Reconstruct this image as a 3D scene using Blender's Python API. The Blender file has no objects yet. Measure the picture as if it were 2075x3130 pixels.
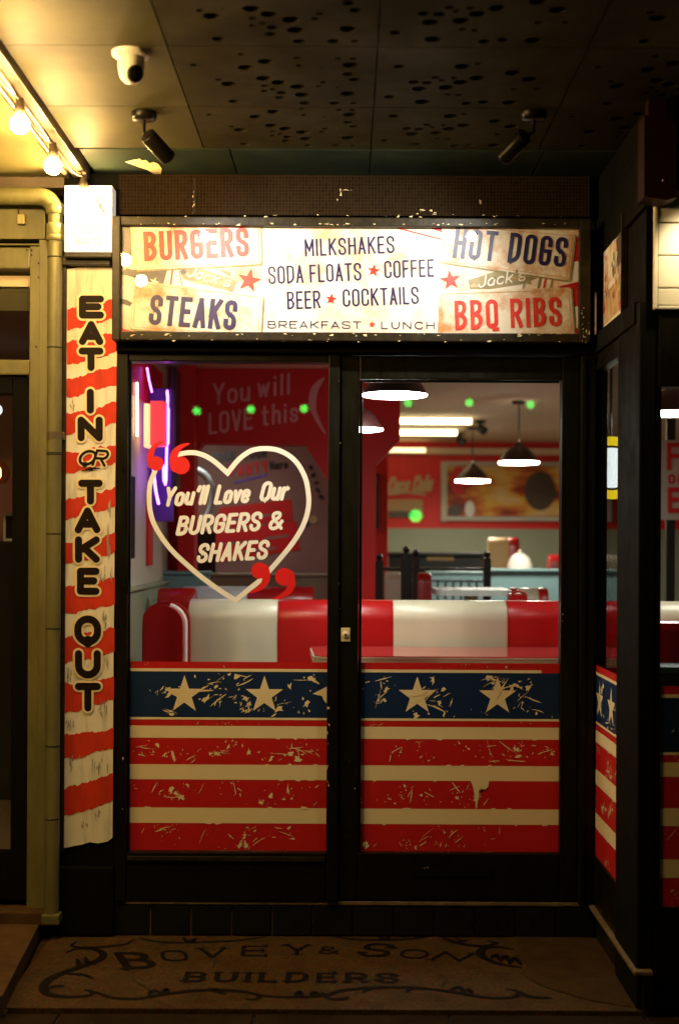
import bpy, bmesh, math, random
from mathutils import Vector, Matrix
from mathutils.geometry import delaunay_2d_cdt

random.seed(7)
scene = bpy.context.scene
COL = scene.collection

# ------------------------------------------------------------------ camera, world, exposure
FPX, DC, HC, VX, VY, ROLL = 4347.0, 5.43, 1.49, 1057.0, 1664.0, math.radians(0.30)
cam_d = bpy.data.cameras.new('camera'); cam = bpy.data.objects.new('camera', cam_d); COL.objects.link(cam)
cam_d.sensor_fit = 'VERTICAL'; cam_d.sensor_height = 36.0; cam_d.sensor_width = 24.0; cam_d.lens = 36.0 * FPX / 3130.0
cam_d.shift_x = -(VX - 1037.5) / 3130.0; cam_d.shift_y = (VY - 1565.0) / 3130.0
cam_d.clip_start = 0.05; cam_d.clip_end = 200
cam_d.dof.use_dof = True; cam_d.dof.focus_distance = DC - 0.02; cam_d.dof.aperture_fstop = 1.9
cam.matrix_world = Matrix.Translation((0, -DC, HC)) @ Matrix.Rotation(math.pi / 2, 4, 'X') @ Matrix.Rotation(ROLL, 4, 'Z')
scene.camera = cam

w = bpy.data.worlds.new('World'); scene.world = w; w.use_nodes = True
nt = w.node_tree; sky = nt.nodes.new('ShaderNodeTexSky'); sky.sky_type = 'NISHITA'; sky.sun_disc = False
sky.sun_elevation = math.radians(-4); sky.sun_rotation = math.radians(200)
nt.links.new(sky.outputs[0], nt.nodes['Background'].inputs[0]); nt.nodes['Background'].inputs[1].default_value = 0.05

vs = scene.view_settings; vs.view_transform = 'Standard'; vs.look = 'None'; vs.gamma = 1; vs.exposure = 0.0; vs.use_curve_mapping = False
cy = scene.cycles; cy.use_denoising = True; cy.max_bounces = 8; cy.transparent_max_bounces = 24
cy.caustics_reflective = False; cy.caustics_refractive = False; cy.sample_clamp_indirect = 3.0
cy.use_adaptive_sampling = True; cy.adaptive_threshold = 0.01

# ------------------------------------------------------------------ measuring helpers
def UV(px, py):
    u, v = px - VX, py - VY
    return u * math.cos(ROLL) + v * math.sin(ROLL), -u * math.sin(ROLL) + v * math.cos(ROLL)
def P(px, py, y=0.0):                       # point of the upright plane at depth y
    u, v = UV(px, py); k = (DC + y) / FPX
    return (u * k, y, HC - v * k)
def G(px, py, z=0.0):                       # point of the level plane at height z
    u, v = UV(px, py); zc = FPX * (HC - z) / v
    return (u * zc / FPX, zc - DC, z)
def plane(y): return lambda a, b, e=0.0: P(a, b, y - e) 
def floor_map(z): return lambda a, b, e=0.0: (a, b, z + e)

# ------------------------------------------------------------------ materials
def lin(c): return tuple(((x / 255.0) / 12.92 if x / 255.0 <= .04045 else ((x / 255.0 + .055) / 1.055) ** 2.4) for x in c)
def mat(name, col, rough=.5, spec=.5, metal=0, col2=None, nscale=8.0, lo=.35, hi=.65, bump=0, bscale=60, coat=0, emis=None, estr=0, stretch=None, rvar=0, detail=6):
    m = bpy.data.materials.new(name); m.use_nodes = True; t = m.node_tree; b = t.nodes['Principled BSDF']
    b.inputs['Base Color'].default_value = (*col, 1); b.inputs['Roughness'].default_value = rough
    b.inputs['Specular IOR Level'].default_value = spec; b.inputs['Metallic'].default_value = metal
    if coat: b.inputs['Coat Weight'].default_value = coat; b.inputs['Coat Roughness'].default_value = .08
    if emis: b.inputs['Emission Color'].default_value = (*emis, 1); b.inputs['Emission Strength'].default_value = estr
    vec = None
    if col2 or bump or rvar:
        tc = t.nodes.new('ShaderNodeTexCoord'); vec = tc.outputs['Object']
        if stretch:
            mp = t.nodes.new('ShaderNodeMapping'); mp.inputs['Scale'].default_value = stretch; t.links.new(vec, mp.inputs[0]); vec = mp.outputs[0]
    if col2 or rvar:
        n = t.nodes.new('ShaderNodeTexNoise'); n.inputs['Scale'].default_value = nscale; n.inputs['Detail'].default_value = detail; n.inputs['Roughness'].default_value = .65
        t.links.new(vec, n.inputs[0])
        r = t.nodes.new('ShaderNodeMapRange'); r.inputs[1].default_value = lo; r.inputs[2].default_value = hi; t.links.new(n.outputs[0], r.inputs[0])
        if col2:
            x = t.nodes.new('ShaderNodeMix'); x.data_type = 'RGBA'; x.inputs[6].default_value = (*col, 1); x.inputs[7].default_value = (*col2, 1)
            t.links.new(r.outputs[0], x.inputs[0]); t.links.new(x.outputs[2], b.inputs['Base Color'])
        if rvar:
            q = t.nodes.new('ShaderNodeMapRange'); q.inputs[3].default_value = rough; q.inputs[4].default_value = rough + rvar
            t.links.new(r.outputs[0], q.inputs[0]); t.links.new(q.outputs[0], b.inputs['Roughness'])
    if bump:
        n2 = t.nodes.new('ShaderNodeTexNoise'); n2.inputs['Scale'].default_value = bscale; n2.inputs['Detail'].default_value = 5; t.links.new(vec, n2.inputs[0])
        bp = t.nodes.new('ShaderNodeBump'); bp.inputs['Strength'].default_value = bump; bp.inputs['Distance'].default_value = .004
        t.links.new(n2.outputs[0], bp.inputs['Height']); t.links.new(bp.outputs[0], b.inputs['Normal'])
    return m
def emit(name, col, s):
    m = bpy.data.materials.new(name); m.use_nodes = True; t = m.node_tree; t.nodes.remove(t.nodes['Principled BSDF'])
    e = t.nodes.new('ShaderNodeEmission'); e.inputs[0].default_value = (*col, 1); e.inputs[1].default_value = s
    t.links.new(e.outputs[0], t.nodes['Material Output'].inputs[0]); return m
def glass(name, tint=(1, 1, 1), f0=.05, rough=0.0):
    m = bpy.data.materials.new(name); m.use_nodes = True; t = m.node_tree; t.nodes.remove(t.nodes['Principled BSDF'])
    lw = t.nodes.new('ShaderNodeLayerWeight'); lw.inputs[0].default_value = .5
    p = t.nodes.new('ShaderNodeMath'); p.operation = 'POWER'; p.inputs[1].default_value = 5; t.links.new(lw.outputs['Facing'], p.inputs[0])
    a = t.nodes.new('ShaderNodeMath'); a.operation = 'MULTIPLY_ADD'; a.inputs[1].default_value = 1 - f0; a.inputs[2].default_value = f0; t.links.new(p.outputs[0], a.inputs[0])
    tr = t.nodes.new('ShaderNodeBsdfTransparent'); tr.inputs[0].default_value = (*tint, 1)
    g = t.nodes.new('ShaderNodeBsdfGlossy'); g.inputs['Roughness'].default_value = rough
    x = t.nodes.new('ShaderNodeMixShader'); t.links.new(a.outputs[0], x.inputs[0]); t.links.new(tr.outputs[0], x.inputs[1]); t.links.new(g.outputs[0], x.inputs[2])
    t.links.new(x.outputs[0], t.nodes['Material Output'].inputs[0]); return m
def grid_mat(name, c1, c2, joint, size, gap=.08, rough=.4):
    m = mat(name, c1, rough, spec=.05); t = m.node_tree; b = t.nodes['Principled BSDF']
    tc = t.nodes.new('ShaderNodeTexCoord'); mp = t.nodes.new('ShaderNodeMapping'); mp.inputs['Rotation'].default_value = (math.pi / 2, 0, 0)
    t.links.new(tc.outputs['Object'], mp.inputs[0])
    br = t.nodes.new('ShaderNodeTexBrick'); br.offset = 0; br.inputs['Color1'].default_value = (*c1, 1); br.inputs['Color2'].default_value = (*c2, 1); br.inputs['Mortar'].default_value = (*joint, 1)
    br.inputs['Scale'].default_value = 1 / size; br.inputs['Mortar Size'].default_value = gap; br.inputs['Brick Width'].default_value = 1; br.inputs['Row Height'].default_value = 1
    t.links.new(mp.outputs[0], br.inputs[0]); t.links.new(br.outputs[0], b.inputs['Base Color'])
    bp = t.nodes.new('ShaderNodeBump'); bp.invert = True; bp.inputs['Strength'].default_value = .6; bp.inputs['Distance'].default_value = .003
    t.links.new(br.outputs['Fac'], bp.inputs['Height']); t.links.new(bp.outputs[0], b.inputs['Normal'])
    return m
def mosaic_mat(name, c1, c2, scale):
    m = mat(name, c1, .65, spec=.12, col2=c2, nscale=7, lo=.3, hi=.7); t = m.node_tree; b = t.nodes['Principled BSDF']
    tc = t.nodes.new('ShaderNodeTexCoord'); v = t.nodes.new('ShaderNodeTexVoronoi'); v.inputs['Scale'].default_value = scale; t.links.new(tc.outputs['Object'], v.inputs[0])
    v2 = t.nodes.new('ShaderNodeTexVoronoi'); v2.feature = 'DISTANCE_TO_EDGE'; v2.inputs['Scale'].default_value = scale; t.links.new(tc.outputs['Object'], v2.inputs[0])
    src = b.inputs['Base Color'].links[0].from_socket
    hs = t.nodes.new('ShaderNodeMix'); hs.data_type = 'RGBA'; hs.blend_type = 'MULTIPLY'; hs.inputs[0].default_value = .45
    t.links.new(src, hs.inputs[6]); t.links.new(v.outputs['Color'], hs.inputs[7])
    r = t.nodes.new('ShaderNodeMapRange'); r.inputs[1].default_value = 0; r.inputs[2].default_value = .08; r.inputs[3].default_value = .25; r.inputs[4].default_value = 1; t.links.new(v2.outputs[0], r.inputs[0])
    mu = t.nodes.new('ShaderNodeMix'); mu.data_type = 'RGBA'; mu.blend_type = 'MULTIPLY'; mu.inputs[0].default_value = 1
    t.links.new(hs.outputs[2], mu.inputs[6]); t.links.new(r.outputs[0], mu.inputs[7]); t.links.new(mu.outputs[2], b.inputs['Base Color'])
    return m

WARM = (1.0, .62, .22)
M = dict(
    frame=mat('black_gloss_paint', (.006, .005, .002), .25, spec=.16, rvar=.25, nscale=14, bump=.25, bscale=25, stretch=(1, 1, .25)),
    sframe=mat('sign_frame_paint', (.030, .022, .009), .42, spec=.2, col2=(.012, .009, .004), nscale=20, bump=.3, bscale=60),
    black=mat('black_paint', (.005, .005, .004), .6, spec=.05, rvar=.2),
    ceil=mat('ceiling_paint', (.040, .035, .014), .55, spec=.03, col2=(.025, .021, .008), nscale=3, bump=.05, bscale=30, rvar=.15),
    ceil_bulb_lit=mat('ceiling_paint_bulb_lit', (.068, .062, .027), .55, spec=.04, col2=(.044, .039, .016), nscale=3, bump=.05, bscale=30),  # left panels' lighter tone puts the glow of the festoon bulbs into the colour
    ceil_edge=mat('teal_grey_paint', (.030, .040, .024), .6, spec=.03, col2=(.018, .028, .024), nscale=6),
    void=mat('void_dark', (.01, .01, .009), .9),
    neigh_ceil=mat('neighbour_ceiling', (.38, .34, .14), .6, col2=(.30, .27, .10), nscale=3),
    brown=mat('brown_trim', (.10, .07, .045), .5, col2=(.07, .05, .03), nscale=10),
    blind=mat('dusty_blind', (.075, .070, .040), .8, spec=.1, col2=(.05, .045, .025), nscale=6),
    rail=mat('conduit_rail', (.30, .25, .16), .35, metal=.3, col2=(.2, .15, .09), nscale=12),
    olive=mat('olive_paint', (.165, .155, .060), .40, spec=.35, col2=(.10, .092, .034), nscale=9, lo=.4, hi=.7, bump=.08, bscale=40, stretch=(1, 1, .3)),
    mosh=grid_mat('brown_wall_mosaic', (.016, .009, .003), (.009, .005, .002), (.028, .016, .006), .0125, .1, .6),
    cream=mat('cream_vinyl', (.80, .68, .40), .45),
    red=mat('red_vinyl', (.50, .012, .012), .4),
    navy=mat('navy_vinyl', (.006, .022, .075), .4),
    heart=mat('white_window_vinyl', (.93, .92, .86), .5),
    qred=mat('quote_red_vinyl', (.75, .012, .012), .45),
    board=mat('pillar_board', (.78, .74, .60), .6, spec=.2, col2=(.26, .24, .16), nscale=9, lo=.50, hi=.82, stretch=(3.0, 1, .35), detail=12),
    bred=mat('pillar_red_paint', (.60, .040, .014), .6, spec=.2, col2=(.36, .030, .014), nscale=14, lo=.42, hi=.78, stretch=(2, 1, .6), detail=10),
    bblack=mat('pillar_letter_paint', (.012, .007, .004), .55, spec=.1),
    smudge=mat('pillar_dirt', (.24, .22, .17), .7, col2=(.42, .40, .30), nscale=40, stretch=(1, 1, .2)),
    sface=mat('menu_face_print', (.88, .83, .70), .4, col2=(.72, .40, .17), nscale=6, lo=.48, hi=.70, detail=10),
    plate=mat('menu_plate_print', (.85, .78, .60), .4, col2=(.60, .25, .07), nscale=8, lo=.46, hi=.64, detail=12),
    prust=mat('menu_plate_edge', (.45, .23, .07), .4, col2=(.70, .52, .30), nscale=20),
    sred=mat('menu_red_print', (.70, .035, .02), .4, col2=(.74, .07, .04), nscale=18, lo=.45, hi=.75),
    snavy=mat('menu_navy_print', (.018, .012, .07), .4, col2=(.035, .022, .10), nscale=20),
    sgrey=mat('menu_grey_print', (.09, .08, .075), .4, col2=(.14, .12, .1), nscale=20),
    solive=mat('menu_olive_print', (.24, .20, .09), .4, col2=(.42, .34, .15), nscale=18),
    chip=mat('bare_chip', (.75, .62, .35), .6),
    steel=mat('steel', (.5, .45, .36), .3, metal=.9),
    brass=mat('worn_brass', (.78, .66, .38), .4, metal=.1),
    tile=mat('black_riser_tile', (.008, .008, .007), .22, spec=.3, rvar=.2, nscale=9),
    grout=mat('tile_grout', (.22, .15, .08), .9),
    nosing=mat('nosing_metal', (.24, .18, .09), .55, metal=.2, spec=.2, col2=(.14, .10, .05), nscale=14),
    mosf=mosaic_mat('floor_mosaic_stone', (.115, .066, .023), (.068, .038, .013), 85),
    mosd=mosaic_mat('floor_mosaic_dark', (.006, .005, .004), (.010, .007, .005), 85),
    pave=mat('pavement_stone', (.028, .018, .008), .85, spec=.05, col2=(.016, .010, .005), nscale=9, bump=.4, bscale=50),
    patch=mat('cement_patch', (.060, .036, .014), .9, spec=.05, col2=(.038, .022, .009), nscale=12, bump=.4, bscale=40),
    npave=mat('raised_pavement_stone', (.10, .055, .022), .8, spec=.08, col2=(.06, .034, .014), nscale=9, bump=.4, bscale=50),
    asphalt=mat('road_asphalt', (.05, .05, .05), .9),
    white=mat('white_plastic', (.8, .76, .66), .35),
    darkplastic=mat('dark_plastic', (.007, .006, .004), .32, spec=.14),
    bulb=emit('festoon_bulb_glow', WARM, 740),
    spotled=emit('spot_lens_glow', (1, .86, .62), 60),
    lightbox=None, cable=mat('black_cable', (.05, .035, .02), .5),
    pane=glass('window_glass'), acrylic=glass('sign_acrylic', f0=.04),
    wred=mat('interior_red', (.78, .007, .008), .5, col2=(.68, .006, .008), nscale=3),
    wred2=mat('far_red', (.80, .014, .005), .55),
    wpink=mat('interior_pink', (.34, .165, .135), .6, col2=(.26, .11, .095), nscale=3),
    wcream=mat('interior_cream', (.62, .58, .47), .6),
    iceil=mat('interior_ceiling', (.86, .68, .45), .7),
    ifloor=mat('interior_floor', (.18, .15, .12), .4),
    sage=mat('sage_green', (.34, .38, .25), .5), teal=mat('teal_panel', (.20, .34, .36), .45), sky=mat('pale_blue_panel', (.55, .62, .62), .45),
    vred=mat('booth_red_vinyl', (.36, .006, .007), .3, bump=.12, bscale=14), vcream=mat('booth_cream_vinyl', (.50, .46, .34), .34, bump=.12, bscale=14),
    piping=mat('booth_piping', (.8, .76, .68), .3), chrome=mat('ribbed_chrome', (.75, .70, .55), .35, metal=.45),
    ttop=mat('red_table_laminate', (.42, .05, .05), .06, spec=.9), blk=mat('black_metal', (.012, .012, .012), .35),
    pinktxt=mat('pink_wall_lettering', (.88, .46, .48), .6), tan=mat('tan_sign', (.50, .32, .13), .6), gold=mat('cream_script', (.62, .42, .22), .55),
    pendglow=emit('pendant_glow', (.95, 1.0, .90), 46), shade=mat('pendant_shade', (.035, .008, .008), .35),
    strip=emit('ceiling_tube_glow', (1.0, .82, .44), 9),
    pendglow2=emit('far_pendant_glow', (1.0, .95, .78), 150),
    strip2=emit('shelf_tube_glow', (1.0, .72, .34), 3.0),
    neon=emit('violet_neon', (.50, .13, 1.0), 9), neonw=emit('white_neon', (1, .72, .50), 9), neonbox=mat('neon_blue_box', (.16, .06, .5), .35),
    neonred=mat('lit_red_acrylic', (.8, .05, .06), .3, emis=(1, .06, .08), estr=.9), neonor=mat('lit_orange_acrylic', (.9, .5, .2), .4, emis=(1, .6, .3), estr=1.4),
    green=emit('green_lamp_glow', (.06, 1, .10), 13),
    amber=emit('amber_filament', (1, .48, .10), 22), amberglass=glass('amber_globe', (1, .72, .4), .07),
    nroom=mat('neighbour_room', (.16, .07, .025), .7, col2=(.09, .04, .02), nscale=3),
    yellow=emit('yellow_sign_glow', (1, .72, .02), 1.6), whitesign=emit('white_sign_glow', (.9, 1, .95), 2.2),
    slat=mat('white_slat_paint', (.84, .78, .60), .45, col2=(.78, .70, .50), nscale=6),
    darkbrown=mat('dark_brown_box', (.022, .007, .004), .55, spec=.15),
)
lbm = mat('lightbox_acrylic', (.85, .83, .78), .3, emis=(1, .95, .84), estr=.3); M['lightbox'] = lbm
M['lbprint'] = mat('lightbox_print', (.30, .22, .18), .4)

# ------------------------------------------------------------------ mesh builder
class MB:
    def __init__(s): s.v = []; s.f = []; s.m = []; s.sm = []; s.mats = []; s.cuts = []
    def mi(s, m):
        if m not in s.mats: s.mats.append(m)
        return s.mats.index(m)
    def add(s, vs_, fs, m, smooth=False):
        o = len(s.v); s.v += [tuple(p) for p in vs_]; k = s.mi(m)
        for f in fs: s.f.append(tuple(i + o for i in f)); s.m.append(k); s.sm.append(smooth)
    def box(s, x0, x1, y0, y1, z0, z1, m, b=0.0):
        if x0 > x1: x0, x1 = x1, x0
        if y0 > y1: y0, y1 = y1, y0
        if z0 > z1: z0, z1 = z1, z0
        if b <= 0:
            vv = [(x, y, z) for x in (x0, x1) for y in (y0, y1) for z in (z0, z1)]
            s.add(vv, [(0, 1, 3, 2), (4, 6, 7, 5), (0, 4, 5, 1), (2, 3, 7, 6), (0, 2, 6, 4), (1, 5, 7, 3)], m); return
        bm = bmesh.new(); bmesh.ops.create_cube(bm, size=1)
        for q in bm.verts: q.co = ((x0 + x1) / 2 + q.co.x * (x1 - x0), (y0 + y1) / 2 + q.co.y * (y1 - y0), (z0 + z1) / 2 + q.co.z * (z1 - z0))
        bmesh.ops.bevel(bm, geom=bm.edges[:], offset=min(b, (x1 - x0) * .45, (y1 - y0) * .45, (z1 - z0) * .45), segments=2, profile=.6, affect='EDGES')
        bm.verts.index_update(); s.add([q.co[:] for q in bm.verts], [[q.index for q in f.verts] for f in bm.faces], m); bm.free()
    def prism(s, pts, y0, y1, m, axis='Y'):      # closed outline extruded
        n = len(pts)
        def q(a, b, c): return (a, c, b) if axis == 'Y' else ((c, a, b) if axis == 'X' else (a, b, c))
        vv = [q(a, b, y0) for a, b in pts] + [q(a, b, y1) for a, b in pts]
        s.add(vv, [tuple(range(n)), tuple(range(2 * n - 1, n - 1, -1))] + [(i, i + n, (i + 1) % n + n, (i + 1) % n) for i in range(n)], m)
    def tube(s, path, r, m, n=10, caps=True):
        path = [Vector(p) for p in path]; rs = r if isinstance(r, (list, tuple)) else [r] * len(path); vv = []; ff = []
        up = None
        for i, p in enumerate(path):
            d = (path[min(i + 1, len(path) - 1)] - path[max(i - 1, 0)]).normalized()
            if up is None: up = Vector((0, 0, 1)) if abs(d.z) < .9 else Vector((1, 0, 0))
            a = d.cross(up).normalized(); b = a.cross(d).normalized(); up = b
            for k in range(n):
                t = 2 * math.pi * k / n; vv.append(p + (a * math.cos(t) + b * math.sin(t)) * rs[i])
        for i in range(len(path) - 1):
            for k in range(n): ff.append((i * n + k, i * n + (k + 1) % n, (i + 1) * n + (k + 1) % n, (i + 1) * n + k))
        s.add(vv, ff, m, True)
        if caps: s.add(vv[:n], [tuple(range(n))], m); s.add(vv[-n:], [tuple(range(n))], m)
    def lathe(s, prof, org, m, n=24, axis=(0, 0, 1), smooth=True):   # prof: (radius, along axis)
        ax = Vector(axis).normalized(); a = ax.orthogonal().normalized(); b = ax.cross(a); o = Vector(org); vv = []; ff = []
        for r, h in prof:
            for k in range(n):
                t = 2 * math.pi * k / n; vv.append(o + ax * h + (a * math.cos(t) + b * math.sin(t)) * max(r, 1e-5))
        for i in range(len(prof) - 1):
            for k in range(n): ff.append((i * n + k, i * n + (k + 1) % n, (i + 1) * n + (k + 1) % n, (i + 1) * n + k))
        s.add(vv, ff, m, smooth)
    def sphere(s, o, r, m, n=20, sq=1.0):
        s.lathe([(r * math.sin(math.pi * i / 12), -r * sq * math.cos(math.pi * i / 12)) for i in range(13)], o, m, n)
    def mark(s):
        if s.f and (not s.cuts or s.cuts[-1] != len(s.f)): s.cuts.append(len(s.f))
    def build_each(s, name, parent):          # one object for every marked run of faces
        out = []; ends = s.cuts + [len(s.f)]; a = 0
        for e in ends:
            if e <= a: continue
            q = MB(); idx = sorted({i for f in s.f[a:e] for i in f}); mp = {i: k for k, i in enumerate(idx)}
            q.v = [s.v[i] for i in idx]; q.f = [tuple(mp[i] for i in f) for f in s.f[a:e]]; used = sorted(set(s.m[a:e])); q.mats = [s.mats[i] for i in used]
            q.m = [used.index(i) for i in s.m[a:e]]; q.sm = s.sm[a:e]; out.append(q.build(name, parent)); a = e
        return out
    def poly(s, pts, mp, m, e=0.0): s.add([mp(a, b, e) for a, b in pts], [tuple(range(len(pts)))], m)
    def build(s, name, parent=None, org=None):
        me = bpy.data.meshes.new(name); o0 = Vector(org) if org is not None else Vector((0, 0, 0))
        me.from_pydata([Vector(p) - o0 for p in s.v], [], s.f)
        for mm in s.mats: me.materials.append(mm)
        me.polygons.foreach_set('material_index', s.m); me.polygons.foreach_set('use_smooth', s.sm); me.update()
        bm = bmesh.new(); bm.from_mesh(me); bmesh.ops.recalc_face_normals(bm, faces=bm.faces[:]) if len(bm.faces) < 60000 else None; bm.to_mesh(me); bm.free()
        ob = bpy.data.objects.new(name, me); COL.objects.link(ob)
        if parent is not None:
            ob.parent = parent
            ob.location = o0 - parent_origin(parent)
        else: ob.location = o0
        return ob
def parent_origin(p):
    o = Vector((0, 0, 0))
    while p is not None: o += p.location; p = p.parent
    return o
def tag(o, label=None, cat=None, group=None, kind=None):
    if label: o['label'] = label
    if cat: o['category'] = cat
    if group: o['group'] = group
    if kind: o['kind'] = kind
    return o
def thing(name, loc, label, cat, group=None):
    o = bpy.data.objects.new(name, None); COL.objects.link(o); o.location = loc; o.empty_display_size = .1
    return tag(o, label, cat, group)
def part(name, parent, fn):
    b = MB(); fn(b); return b.build(name, parent)
def boxpart(name, parent, x0, x1, y0, y1, z0, z1, m, b=.003):
    q = MB(); q.box(x0, x1, y0, y1, z0, z1, m, b); return q.build(name, parent)
def struct(name, b): return tag(b.build(name), kind='structure')

# ------------------------------------------------------------------ strokes and lettering
def rounded(pts, closed=False, seg=6):
    n = len(pts); out = []
    for i, p in enumerate(pts):
        r = p[2] if len(p) > 2 else 0
        if r == 0 or (not closed and i in (0, n - 1)): out.append((p[0], p[1], True)); continue
        a = Vector(pts[(i - 1) % n][:2]); c = Vector(pts[(i + 1) % n][:2]); q = Vector(p[:2])
        la = (a - q).length * (.5 if (closed or i - 1 > 0) else 1.0); lc = (c - q).length * (.5 if (closed or i + 1 < n - 1) else 1.0)
        t = r * min(la, lc); A = q + (a - q).normalized() * t; B = q + (c - q).normalized() * t
        A1 = A + (q - A) * .56; B1 = B + (q - B) * .56
        for k in range(seg + 1):
            s_ = k / seg; pt = A * (1 - s_) ** 3 + A1 * 3 * s_ * (1 - s_) ** 2 + B1 * 3 * s_ * s_ * (1 - s_) + B * s_ ** 3
            out.append((pt.x, pt.y, False))
    if closed: out.append(out[0])
    res = []
    for o in out:
        if not res or (abs(o[0] - res[-1][0]) + abs(o[1] - res[-1][1])) > 1e-6: res.append(o)
    return res
class Ribbon:
    n = 0
def ribbon(b, pts, th, mp, m, cap='round', e0=0.0, de=.00012, closed=False):
    """flat stroke; th a number or list of widths"""
    P2 = [Vector(p[:2]) for p in pts]; n = len(P2)
    ths = list(th) if isinstance(th, (list, tuple)) else [th] * n
    Ribbon.n = (Ribbon.n + 1) % 12; e = e0 + Ribbon.n * de
    L = []; R = []
    for i in range(n):
        d0 = (P2[i] - P2[i - 1]) if i > 0 else (P2[i] - P2[-2] if closed else P2[1] - P2[0])
        d1 = (P2[i + 1] - P2[i]) if i < n - 1 else (P2[1] - P2[0] if closed else P2[-1] - P2[-2])
        d0 = d0.normalized(); d1 = d1.normalized(); t = (d0 + d1)
        t = t.normalized() if t.length > 1e-6 else d1
        nn = Vector((-t.y, t.x)); k = max(.5, abs(nn.dot(Vector((-d1.y, d1.x))))); h = ths[i] / 2 / k
        L.append(P2[i] + nn * h); R.append(P2[i] - nn * h)
    if not closed and cap == 'square':
        d = (P2[0] - P2[1]).normalized() * ths[0] / 2; L[0] += d; R[0] += d
        d = (P2[-1] - P2[-2]).normalized() * ths[-1] / 2; L[-1] += d; R[-1] += d
    vv = [mp(p.x, p.y, e) for p in L] + [mp(p.x, p.y, e) for p in R]
    b.add(vv, [(i, i + 1, n + i + 1, n + i) for i in range(n - 1)], m)
    if not closed and cap == 'round':
        for i, j in ((0, 1), (n - 1, n - 2)):
            d = (P2[i] - P2[j]).normalized(); r = ths[i] / 2
            if r < 1e-6: continue
            a0 = math.atan2(d.y, d.x); c = [P2[i] + Vector((math.cos(a0 + math.pi * (k / 8 - .5)), math.sin(a0 + math.pi * (k / 8 - .5)))) * r for k in range(9)]
            b.add([mp(p.x, p.y, e) for p in c], [tuple(range(9))], m)
Sg = [(1, .74), (1, 1, 1), (0, 1, 1), (0, .56, 1), (1, .44, 1), (1, 0, 1), (0, 0, 1), (0, .26)]
def sc(st, k): return [(p[0], p[1] * k) + tuple(p[2:]) for p in st]
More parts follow.
